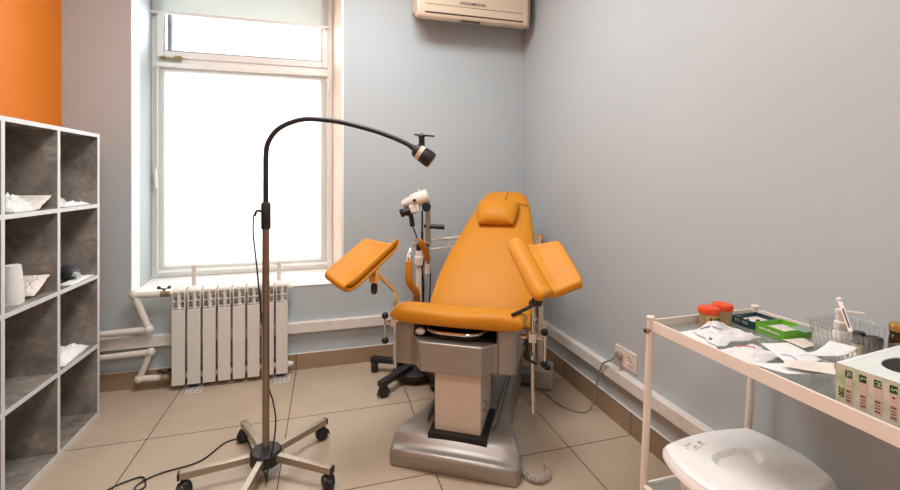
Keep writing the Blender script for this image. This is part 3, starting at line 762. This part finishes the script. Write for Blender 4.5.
MB().bar(P(.075, .818, .01), P(.30, .822, .15), .022, .014).bar(P(.075, .762, .01), P(.29, .768, .15), .022, .012).bar(P(.20, .765, .088), P(.20, .82, .088), .018, .012, (0, 1, 0)).build('swing_arm', 'scope_white', CO, bevel=.003)
MB().cyl(P(.085, .905), P(.175, .900), .014, .015).cyl(P(.05, .91), P(.09, .907), .012).build('arm_handle', 'black_plastic', CO)
MB().cyl(P(.066, 1.022, -.035), P(.066, 1.022, .03), .027).cyl(P(.075, .99), P(.068, 1.03), .013).build('tilt_joint', 'black_plastic', CO)
MB().bar(P(.040, 1.0), P(.040, .86), .010, .008, (0, 1, 0)).cyl(P(.040, .87), P(.040, .80), .008).build('tilt_lever', 'black_plastic', CO)
# optical head: tapered body pointing down to the left
ax = (P(-.115, 1.035)-P(.06, 1.095)).normalized()
hc = P(.062, 1.092)
hc = hc+sd*.006-Vector((0, 0, .004))
HM = Matrix.Translation(hc) @ ax.to_track_quat('Z', 'Y').to_matrix().to_4x4() @ Matrix.Diagonal((1, 1, .86, 1))
hd = MB().lathe([(.036, -.014), (.046, -.006), (.047, .02), (.046, .085), (.043, .11), (.034, .118), (.032, .155), (.026, .165)], M=HM @ Matrix.Diagonal((1, .92, 1, 1)))
hdo = hd.build('scope_head', 'scope_white', CO, smooth=50)
MB().bar(hc+ax*.045+Vector((0,0,-.052)), hc+ax*.110+Vector((0,0,-.045)), .075, .055).build('prism_box', 'scope_white', hdo, bevel=.012, seg=3)
MB().cyl(hc+ax*.075-Vector((math.sin(T), math.cos(T), 0))*.04, hc+ax*.075-Vector((math.sin(T), math.cos(T), 0))*.058, .010).build('focus_knob', 'black_plastic', hdo)
MB().cyl(hc+ax*.05+Vector((0,0,.04)), hc+ax*.05+Vector((0,0,.058)), .006).build('top_screw', 'scope_white', hdo)
MB().cyl(hc+ax*.138, hc+ax*.155, .026, .022).build('objective_ring', 'scope_white', hdo)
for q in (-.024, .024):
    e0 = hc+ax*.118+Vector((0,0,-.052))+Vector((math.sin(T), math.cos(T), 0))*q+sd*q*.6
    MB().cyl(e0+sd*.03+Vector((0,0,.006)), e0-sd*.014+Vector((0,0,-.008)), .020, .022).cyl(e0-sd*.014+Vector((0,0,-.008)), e0-sd*.030+Vector((0,0,-.014)), .026, .024).build('eyepiece', 'black_plastic', hdo, bevel=.002)
hs = MB().cyl(P(-.030, .985), P(-.018, .905), .014, .016).cyl(P(-.034, .995), P(-.030, .985), .009).build('handset', 'black_plastic', CO, bevel=.003)
MB().tube([P(-.018, .905), P(-.004, .87), P(.012, .82), P(.03, .70), P(.05, .55), P(.04, .30), P(.03, .09)], .0042, n=8).build('handset_cable', 'black_plastic', CO, smooth=60)
MB().tube([P(.068, .80, -.02), P(.052, .70, -.03), P(.042, .62, -.03), P(.044, .45, -.03), P(.03, .12, -.02)], .004, n=8).tube([P(.075, .80, -.02), P(.085, .68, -.03), P(.09, .55, -.03), P(.06, .12, -.02)], .004, n=8).build('cable', 'black_plastic', CO, smooth=60)

# ------------------------------------------------------------------ wall socket
so = thing('wall_socket', 'double white power socket on the right wall above the trunking', 'socket', (XR, 1.746, .341))
MB().prism(rrect(.152, .088, .006), 0, .009, Matrix.Rotation(R(-90), 4, 'Y') @ Matrix.Rotation(R(90), 4, 'Z')).build('plate', 'socket_white', so, bevel=.002)
for y in (.035, -.035):
    q = MB().lathe([(.022, .0085), (.0235, .012), (.0215, .0125), (.019, .0092), (.002, .0092)], M=Matrix.Translation((0, y, 0)) @ Matrix.Rotation(R(-90), 4, 'Y')).build('socket_well', 'socket_white', so)
    if y < 0:
        MB().cyl((-.0095, y-.009, 0), (-.0098, y-.009, 0), .0032).cyl((-.0095, y+.009, 0), (-.0098, y+.009, 0), .0032).build('pin_holes', 'ink_black', q, smooth=0)
        MB().box(-.0135, -.0090, y-.004, y+.004, .0175, .0205).box(-.0135, -.0090, y-.004, y+.004, -.0205, -.0175).build('earth_clips', 'brass', q, smooth=0)

# ------------------------------------------------------------------ trolley
TX0, TX1, TY0, TY1, TZ = .909, 1.305, .38, 1.052, .765
tr = thing('instrument_trolley', 'white tubular two-tier instrument trolley with glass shelf by right wall', 'trolley', ((TX0+TX1)/2, (TY0+TY1)/2, 0))
ox, oy = (TX0+TX1)/2, (TY0+TY1)/2
hx, hy = (TX1-TX0)/2, (TY1-TY0)/2
for sx in (-1, 1):
    for sy in (-1, 1):
        lg = MB().cyl((sx*hx, sy*(hy+.045), .030), (sx*hx, sy*hy, .788), .0105, n=18).build('leg', 'trolley_white', tr)
        MB().lathe([(.0105, 0), (.0118, .002), (.0118, .006), (.0095, .009)], (sx*hx, sy*hy, .787)).build('finial', 'trolley_white', lg)
        MB().lathe([(.012, 0), (.014, .004), (.014, .030), (.011, .034)], (sx*hx, sy*(hy+.0465), 0)).build('rubber_foot', 'rubber', lg)
for z, dy, nm in ((.768, .002, 'upper'), (.283, .0285, 'lower')):
    y1 = hy+dy
    if nm == 'upper':
        for sx in (-1, 1):
            q = MB().box(sx*hx-.003, sx*hx+.003, -y1+.008, y1-.008, z-.014, z+.017); q.box(min(sx*hx, sx*(hx-.018)), max(sx*hx, sx*(hx-.018)), -y1+.008, y1-.008, z-.014, z-.010)
            q.build('long_rail', 'trolley_white', tr, bevel=.001)
        for sy in (-1, 1):
            q = MB().box(-hx+.004, hx-.004, sy*y1-.003, sy*y1+.003, z-.014, z+.017); q.build('end_rail', 'trolley_white', tr, bevel=.001)
        MB().box(-hx+.005, hx-.005, -y1+.005, y1-.005, z-.0095, z-.0035).build('glass_shelf', 'shelf_glass', tr, smooth=0)
    else:
        for sx in (-1, 1): MB().cyl((sx*hx, -y1, z), (sx*hx, y1, z), .008).build('long_rail', 'trolley_white', tr)
        for sy in (-1, 1): MB().cyl((-hx, sy*y1, z), (hx, sy*y1, z), .008).build('end_rail', 'trolley_white', tr)
        MB().box(-hx+.002, hx-.002, -y1+.010, y1-.010, z+.008, z+.013).build('glass_shelf', 'shelf_glass', tr, smooth=0)
for sx in (-1, 1):
    MB().cyl((sx*hx-.024, hy-.004, .756), (sx*hx+.020, hy-.004, .756), .004).cyl((sx*hx-.024, hy-.004, .756), (sx*hx-.016, hy-.004, .756), .008, n=6).build('bolt', 'valve_brass', tr)
GZ = .7646                                               # glass surface

# white container on the lower shelf
bi = thing('disinfection_container', 'white lidded plastic container with round lid recess under the trolley top', 'container', (1.070, .893, .2962))
def rr_loft(prof, rad, m, parent, name, bevel=0):
    q = MB(); rings = []
    for (w_, l_, z) in prof:
        rings.append([q.bm.verts.new((x*(1+.03*(1-(2*y/l_)**2)), y*(1+.04*(1-(2*x/w_)**2)), z)) for x, y in rrect(w_, l_, rad, 8)])
    for A, B in zip(rings, rings[1:]):
        for k in range(len(A)): q.bm.faces.new((A[k], A[(k+1)%len(A)], B[(k+1)%len(A)], B[k]))
    q.bm.faces.new(rings[0][::-1]); q.bm.faces.new(rings[-1])
    return q.build(name, m, parent, bevel=bevel, smooth=40)
rr_loft([(.265, .17, 0), (.27, .175, .004), (.298, .212, .110), (.310, .222, .114)], .05, 'bin_white', bi, 'body')
# lid: raised plate with a round hollow and a bridge-like grip
def lid_fn(a, c):
    x, y = (2*a-1), (2*c-1)
    w_, l_ = .336, .252
    # square-to-rounded-square mapping
    X, Y = x*math.sqrt(1-.30*y*y), y*math.sqrt(1-.30*x*x)
    k_ = .5*(1-.0)
    px, py = X*w_/2*1.10, Y*l_/2*1.10
    rim = max(abs(x), abs(y))
    z = .154-.004*rim**2
    if rim > .93: z -= (rim-.93)/.07*.010
    r_ = math.hypot((px+.012)/.074, (py-.008)/.036)
    if r_ < 1: z -= .016*min(1, (1-r_)*9)
    if abs(py-.004+.25*(px-.05)) < .012 and px > .03 and r_ > 1: z += .002
    return Vector((px, py, z))
q = MB().grid(lid_fn, 64, 52)
lid = q.build('lid', 'bin_white', bi, smooth=60, solid=.004, soff=-1)
def lid_lip(s0, z0, z1):
    q = MB(); A = []; B = []
    N_ = 26
    ring = [(-1+2*i/N_, -1) for i in range(N_)]+[(1, -1+2*i/N_) for i in range(N_)]+[(1-2*i/N_, 1) for i in range(N_)]+[(-1, 1-2*i/N_) for i in range(N_)]
    def pos(x, y, s_):
        return (x*math.sqrt(1-.30*y*y)*.336/2*1.10*s_, y*math.sqrt(1-.30*x*x)*.252/2*1.10*s_)
    R4 = []
    for s_, z in ((.995, z1), (1.012, z1-.004), (1.018, z0), (.985, z0)):
        R4.append([q.bm.verts.new(pos(x, y, s_)+(z,)) for x, y in ring])
    for A, B in zip(R4, R4[1:]+R4[:1]):
        for k in range(len(A)): q.bm.faces.new((A[k], A[(k+1)%len(A)], B[(k+1)%len(A)], B[k]))
    return q.build('lid_lip', 'bin_white', lid, smooth=40)
lid_lip(1, .116, .140)
q = MB(); random.seed(2)
for i in range(18):
    a = random.uniform(-.115, -.055); c = random.uniform(.062, .095); l_ = random.uniform(.004, .012)
    q.box(a, a+l_, c, c+.0025, .1532, .1542)
q.build('embossed_marks', 'emboss', lid, smooth=0)

# ------------------------------------------------------------------ things on the trolley
def jar(label, x, y, rz, sticker):
    j = thing('sample_jar', label, 'jar', (x, y, GZ), rz, 'orange-lidded sample jars')
    MB().lathe([(.022, 0), (.024, .002), (.0255, .043), (.0255, .048)]).build('cup', 'cup_plastic', j)
    MB().lathe([(.0268, .044), (.0280, .046), (.0285, .055), (.0272, .060), (.023, .062), (.003, .0615)], n=40).build('lid', 'orange_lid', j)
    if sticker:
        l_ = MB()
        def fl_(a, c): 
            t_ = R(-150+120*a); r_ = .0262+.0008*c
            return Vector((r_*math.cos(t_), r_*math.sin(t_), .006+.036*c))
        l_.grid(fl_, 14, 2); lo = l_.build('sticker', 'label_yellow', j)
        l2 = MB()
        for k_, (a0, a1) in enumerate(((.15, .25), (.32, .38), (.45, .62), (.70, .78))):
            l2.grid(lambda a, c: fl_(a0+(a1-a0)*a, .45+.4*c)*1.0+Vector((math.cos(R(-150+120*(a0+a1)/2)), math.sin(R(-150+120*(a0+a1)/2)), 0))*.0008, 3, 1)
        l2.build('sticker_print', 'ink_black', lo)
    return j
jar('orange-lidded sample jar with a yellow sticker, the one nearer the trolley corner post', 1.062, .997, 0, True)
jar('orange-lidded sample jar without sticker, standing next to the dark green box', 1.128, 1.012, .6, False)

def open_box(name, label, loc, rz, w_, l_, h_, m, inner):
    b_ = thing(name, label, 'box', loc, rz)
    q = MB(); t_ = .0025
    q.box(-w_/2, w_/2, -l_/2, l_/2, 0, t_); q.box(-w_/2, -w_/2+t_, -l_/2, l_/2, t_, h_); q.box(w_/2-t_, w_/2, -l_/2, l_/2, t_, h_)
    q.box(-w_/2+t_, w_/2-t_, -l_/2, -l_/2+t_, t_, h_); q.box(-w_/2+t_, w_/2-t_, l_/2-t_, l_/2, t_, h_)
    q.build('tray', m, b_, smooth=0)
    MB().box(-w_/2+t_*1.1, w_/2-t_*1.1, -l_/2+t_*1.1, l_/2-t_*1.1, t_, t_+h_*.35).build('lining', inner, b_, smooth=0)
    return b_
FM = lambda x, y, z: Matrix.Translation((x, y, z)) @ Matrix.Rotation(R(-90), 4, 'Z') @ Matrix.Rotation(R(90), 4, 'X')   # lettering on a face looking towards -x
bt = open_box('slide_box', 'open dark teal cardboard box lined white beside the orange jars', (1.220, .985, GZ), .02, .098, .070, .022, 'box_teal', 'box_white')
text('lettering', 'TO XO', .013, FM(-.0494, .004, .012), 'print_pale', bt)
MB().ball((-.015, -.022, .0165), .0065).build('stopper', 'black_plastic', bt, smooth=180)
MB().cyl((-.02, .006, .013), (-.02, .006, .0165), .0035).build('pin', 'dark_grey', bt)
MB().box(-.045, -.024, .016, .030, .0106, .0215).build('divider_block', 'box_teal', bt, smooth=0)
bg = open_box('slide_box', 'open bright green cardboard box lined white holding glass slides', (1.222, .905, GZ), -.03, .095, .084, .024, 'box_green', 'box_white')
q = MB(); random.seed(5)
yy = .030
for wl in (5, 9):
    for k in range(wl):
        q.box(-.0483, -.0474, yy-.0032, yy, .009, .009+random.choice((.004, .0045, .006))); yy -= .0041
    yy -= .003
q.build('printed_line', 'print_pale', bg, smooth=0)
MB().box(-.005, .055, -.062, -.018, .0242, .0254).build('glass_slides', 'slide_glass', bg, smooth=0)

def sheet(name, m, corners, loc, label, seed, cat, amp=.010, th=.0008, n=22, lift=.004, fold=None, group=None, rz=0, rag=.004):
    """a creased sheet spanning four corners (x, y) relative to loc"""
    rnd = Vector((seed*2.3, seed*1.1, seed)); a_, b_, c_, d_ = [Vector((x, y, 0)) for x, y in corners]
    def f(u, v):
        p = (a_.lerp(b_, u)).lerp(d_.lerp(c_, u), v)
        e = min(1, 6*min(u, 1-u))*min(1, 6*min(v, 1-v))
        z = lift+amp*(.5+.5*noise.noise(p*22+rnd)+.5*abs(noise.noise(p*55+rnd)))*(.35+.65*e)
        if fold: z += fold(u, v)
        ed = Vector((noise.noise(p*30+rnd), noise.noise(p*30-rnd), 0))*rag
        return p+ed+Vector((0, 0, max(z, .001)))
    q = MB().grid(f, n, n); o = q.build(name, m, smooth=40, solid=th, soff=1)
    put(o, loc, rz); tag(o, label, cat, group); return o, f
# flat white paper under the bags
sheet('paper_sheet', 'paper', [(.920, .985), (1.00, .995), (1.02, .93), (.935, .85)], (0, 0, GZ), 'flat white paper sheet lying at the trolley corner under the clear bags', 1, 'paper', amp=.0015, lift=.0006)
o, f = sheet('plastic_bag', 'bag_plastic', [(.980, .978), (1.085, .946), (1.116, .880), (.948, .868)], (0, 0, GZ), 'crumpled clear plastic bag with blue print in front of the orange-lidded jars', 2, 'bag', amp=.022, lift=.004, rag=.012,
    fold=lambda u, v: .024*math.exp(-((u-.55)/.25)**2-((v-.15)/.25)**2))
def on(f, pts, r, name, m, parent):
    MB().tube([f(u, v)+Vector((0, 0, .0022)) for u, v in pts], r, n=6, smooth=4).build(name, m, parent, smooth=60)
on(f, [(.16, .16), (.24, .22), (.33, .26)], .0014, 'blue_print', 'print_blue', o)
on(f, [(.36, .30), (.42, .36), (.50, .42)], .0010, 'blue_print', 'print_blue', o)
on(f, [(.05, .66), (.06, .70)], .0035, 'blue_cap', 'print_blue', o)
o, f = sheet('plastic_bag', 'bag_plastic', [(.926, .846), (1.056, .856), (1.034, .775), (.938, .750)], (0, 0, GZ), 'crumpled clear plastic bag with red print in the middle of trolley', 3, 'bag', amp=.017, lift=.003, rag=.010)
on(f, [(.40, .18), (.48, .24), (.58, .28)], .0014, 'red_print', 'print_red', o)
on(f, [(.64, .20), (.72, .24), (.78, .34), (.70, .38)], .0011, 'red_print', 'print_red', o)
o, f = sheet('sterile_pouch', 'paper', [(1.076, .852), (1.150, .838), (1.120, .735), (1.006, .722)], (0, 0, GZ), 'white pouch with a thin blue arc lying beside the green box', 4, 'pouch', amp=.003, lift=.007)
on(f, [(.10, .55), (.24, .62), (.32, .75), (.28, .92)], .0009, 'blue_seal', 'print_blue', o)
sheet('sterile_pouch', 'paper_warm', [(1.166, .862), (1.228, .856), (1.208, .810), (1.156, .802)], (0, 0, GZ), 'pinkish pouch lying between the green box and the clear tray', 9, 'pouch', amp=.002, lift=.004)
sheet('sterile_pouch', 'paper_blue', [(.903, .738), (.985, .712), (1.030, .646), (.925, .676)], (0, 0, GZ), 'pale blue-white pouch sticking out over the trolley front rail', 6, 'pouch', amp=.003, lift=.0235)
sheet('sterile_pouch', 'paper_warm', [(.932, .692), (.976, .714), (1.062, .674), (1.002, .634)], (0, 0, GZ), 'beige pouch with folded edge in front of the glove box', 7, 'pouch', amp=.003, lift=.031,
    fold=lambda u, v: .008*math.exp(-((u-.35)/.25)**2-((v-.2)/.3)**2))
sheet('sterile_pouch', 'paper_blue', [(1.000, .712), (1.112, .716), (1.126, .672), (1.068, .690)], (0, 0, GZ), 'white curled pouch with raised corner between glove box and clear tray', 8, 'pouch', amp=.003, lift=.040,
    fold=lambda u, v: .020*u*u*u)

# clear plastic tray with bottles
ct = thing('plastic_tray', 'clear ribbed plastic tray holding bottles behind the glove box', 'tray', (1.203, .706, GZ+.0004), 0)
def tray_ring(s_, w_, l_, r_): return rrect(w_*s_, l_*s_, r_, 6)
q = MB(); prof = [(.105, .145, .0), (.112, .152, .004), (.130, .168, .084), (.140, .178, .086), (.140, .178, .0835), (.131, .169, .082), (.1085, .1485, .006), (.103, .143, .0025)]
rings = [[q.bm.verts.new((x, y, z)) for x, y in rrect(w_, l_, .022, 6)] for w_, l_, z in prof]
for A, B in zip(rings, rings[1:]):
    for k in range(len(A)): q.bm.faces.new((A[k], A[(k+1)%len(A)], B[(k+1)%len(A)], B[k]))
q.bm.faces.new(rings[0][::-1]); q.bm.faces.new(rings[-1])
q.build('shell', 'clear_plastic', ct, smooth=40)
q = MB()
for k in range(14):
    y = -.064+.128*k/13
    for s_ in (-1, 1): q.bar((s_*.0565, y*.96, .010), (s_*.0655, y, .078), .0022, .0018, (1, 0, 0))
for k in range(9):
    x = -.045+.09*k/8
    for s_ in (-1, 1): q.bar((x*.96, s_*.0765, .010), (x, s_*.0845, .078), .0022, .0018, (0, 1, 0))
q.build('ribs', 'clear_plastic', ct, smooth=0)
TZ_ = GZ+.0030
def bottle(label, x, y, prof, m, cat='bottle', rz=0, name='bottle', n=26):
    b_ = thing(name, label, cat, (x, y, TZ_), rz); MB().lathe(prof, n=n).build('body', m, b_); return b_
pb = bottle('white pump bottle with long sideways nozzle at the left of the clear tray', 1.192, .744, [(.015, 0), (.0165, .003), (.0165, .055), (.0145, .062), (.012, .064), (.012, .070)], 'bottle_white', name='pump_bottle')
MB().lathe([(.0128, .066), (.0135, .068), (.0135, .084), (.0098, .088), (.0095, .104), (.011, .106), (.011, .113), (.008, .115)]).build('pump_head', 'bottle_white', pb)
MB().bar((0, 0, .110), (.022, -.036, .112), .006, .006).build('nozzle', 'bottle_white', pb, bevel=.001)
MB().lathe([(.0168, .020), (.0170, .020), (.0170, .048), (.0168, .048)]).build('label_band', 'glove_pink', pb)
b_ = bottle('small bottle with pale yellow label and black cap inside the clear tray', 1.200, .712, [(.013, 0), (.0145, .003), (.0145, .046), (.012, .052), (.010, .055)], 'dark_grey')
MB().lathe([(.0147, .012), (.0149, .012), (.0149, .044), (.0147, .044)]).build('label_band', 'bottle_label', b_)
MB().lathe([(.0115, .053), (.0120, .055), (.0120, .069), (.010, .071)]).build('cap', 'black_plastic', b_)
b_ = bottle('wide dark jar with black lid between label bottle and brown jar', 1.188, .676, [(.013, 0), (.0148, .003), (.0148, .056), (.013, .060)], 'dark_grey', 'jar', name='jar')
MB().lathe([(.0150, .058), (.0155, .060), (.0155, .070), (.014, .072)]).build('lid', 'black_plastic', b_)
b_ = bottle('brown glass jar with gold screw cap at the right end of the clear tray', 1.235, .655, [(.016, 0), (.0195, .004), (.0195, .066), (.018, .077), (.016, .081), (.016, .087)], 'brown_glass', 'jar', name='jar')
MB().lathe([(.0170, .0875), (.0186, .089), (.0186, .102), (.0170, .105), (.003, .106)], n=40).build('cap', 'gold_cap', b_)
MB().lathe([(.0165, .0825), (.0178, .0825), (.0178, .087), (.0165, .087)]).build('sealing_ring', 'black_plastic', b_)
tb = thing('test_stick', 'white plastic stick with dark stripe leaning across the clear tray', 'stick', (1.128, .700, GZ+.0865))
s0, s1 = Vector((.006, -.012, .001)), Vector((.030, .026, .062))
dd = (s1-s0).normalized()
nrm = Vector((-.8, -.5, .4))
MB().bar(s0, s1, .008, .005, nrm).ball(s1, .006, sub=2).build('stick', 'bottle_white', tb, bevel=.001)
sdv = dd.cross(nrm).normalized(); up_ = sdv.cross(dd).normalized()
MB().bar(s0.lerp(s1, .12)+up_*.0028, s0.lerp(s1, .7)+up_*.0028, .003, .0006, nrm).build('stripe', 'dark_grey', tb, smooth=0)

# glove box
GW, GL, GH = .245, .135, .081
gb = thing('glove_box', 'pale green glove dispenser box with oval opening at the trolley front', 'box', (.938, .594, GZ+.0005), R(6))
q = MB(); q.mi = 1; q.box(0, GW, -GL, 0, 0, GH)
bm = q.bm; bm.faces.ensure_lookup_table()
for fc in bm.faces:
    fc.normal_update()
    if fc.normal.z > .9 or all(abs(v.co.z-GH) < 1e-6 for v in fc.verts): fc.material_index = 0
q.build('carton', ['glove_top', 'glove_side'], gb, smooth=0)
el = [(.056*math.cos(t_), .033*math.sin(t_)) for t_ in [2*PI*i/40 for i in range(40)]]
q = MB(); q.prism([(x+.104, y-.064) for x, y in el], GH-.0002, GH+.0006); q.build('opening', 'cavity', gb, smooth=0)
q = MB(); q.tube([(x*1.03+.104, y*1.05-.064, GH+.0006) for x, y in el], .0012, n=6, smooth=0, closed=True); q.build('opening_edge', 'glove_top', gb, smooth=60)
q = MB(); q.box(.0, GW, -.0085, -.0005, GH, GH+.0005); q.build('blue_stripe', 'paper_blue', gb, smooth=0)
for k, s_ in enumerate(('XL', 'L', 'M', 'S')):
    y = -.0205-.0212*k
    MB().box(-.0006, 0, y-.0045, y+.0058, .0595, .0730).build('size_square', 'dark_green', gb, smooth=0)
    MB().box(-.0006, 0, y-.0056, y+.0056, .0450, .0590).build('tick_square', 'glove_pink', gb, smooth=0)
    q = MB(); q.box(-.0005, 0, y-.0052, y+.0052, .0110, .0425); q.mi = 1; random.seed(k)
    for z, h_ in ((.0145, .0042), (.0215, .0026), (.0268, .0020), (.0320, .0046)): q.box(-.0008, -.0004, y-.0034, y+.0044, z, z+h_)
    q.build('barcode', ['glove_pink', 'maroon'], gb, smooth=0)
    text('size_letter', s_, .0112 if len(s_) == 1 else .0092, Matrix.Translation((-.0009, y, .0663)) @ Matrix.Rotation(R(90), 4, 'X') @ FM(0, 0, 0), 'box_white', gb, .0002)
text('count_number', '200', .0125, Matrix.Translation((-.0005, -.0085, .0290)) @ Matrix.Rotation(R(90), 4, 'X') @ FM(0, 0, 0), 'dark_green', gb, .0003)
MB().box(-.0008, 0, -.0860, -.0820, .0500, .0540).build('tick_mark', 'maroon', gb, smooth=0)

# ------------------------------------------------------------------ light
def area(name, loc, rot, sx, sy, power, col):
    l_ = bpy.data.lights.new(name, 'AREA'); l_.shape = 'RECTANGLE'; l_.size = sx; l_.size_y = sy; l_.energy = power; l_.color = col
    o = bpy.data.objects.new(name, l_); COL.objects.link(o); o.location = loc; o.rotation_euler = rot; return o
area('ceiling_lamp', (.06, 1.70, ZC-.02), (0, 0, 0), .9, .7, 31, (1, .99, .975))
area('ceiling_lamp', (-.05, -.3, ZC-.02), (0, 0, 0), .6, .6, 19, (1, .96, .90))
area('daylight', (-.53, 3.9, 1.65), (R(-90), 0, 0), 1.6, 2.2, 76, (1, .99, .975))
wd = bpy.data.worlds.new('sky'); bpy.context.scene.world = wd; wd.use_nodes = True
bgn = wd.node_tree.nodes['Background']; bgn.inputs['Color'].default_value = (.97, .985, 1, 1); bgn.inputs['Strength'].default_value = 1.5

# ------------------------------------------------------------------ camera
cam = bpy.data.cameras.new('camera'); co = bpy.data.objects.new('camera', cam); COL.objects.link(co)
co.location = (0, 0, 1.2); co.rotation_euler = (R(90), 0, -R(15.885))
cam.sensor_width = 36; cam.sensor_fit = 'HORIZONTAL'; cam.lens = 432/900*36; cam.shift_y = -.075; cam.clip_start = .02
sc = bpy.context.scene; sc.camera = co
sc.view_settings.view_transform = 'Standard'; sc.view_settings.look = 'None'; sc.view_settings.gamma = 1; sc.view_settings.exposure = .38
sc.cycles.use_denoising = True
sc.cycles.max_bounces = 10; sc.cycles.diffuse_bounces = 6; sc.cycles.transparent_max_bounces = 16
sc.cycles.caustics_reflective = False; sc.cycles.caustics_refractive = False
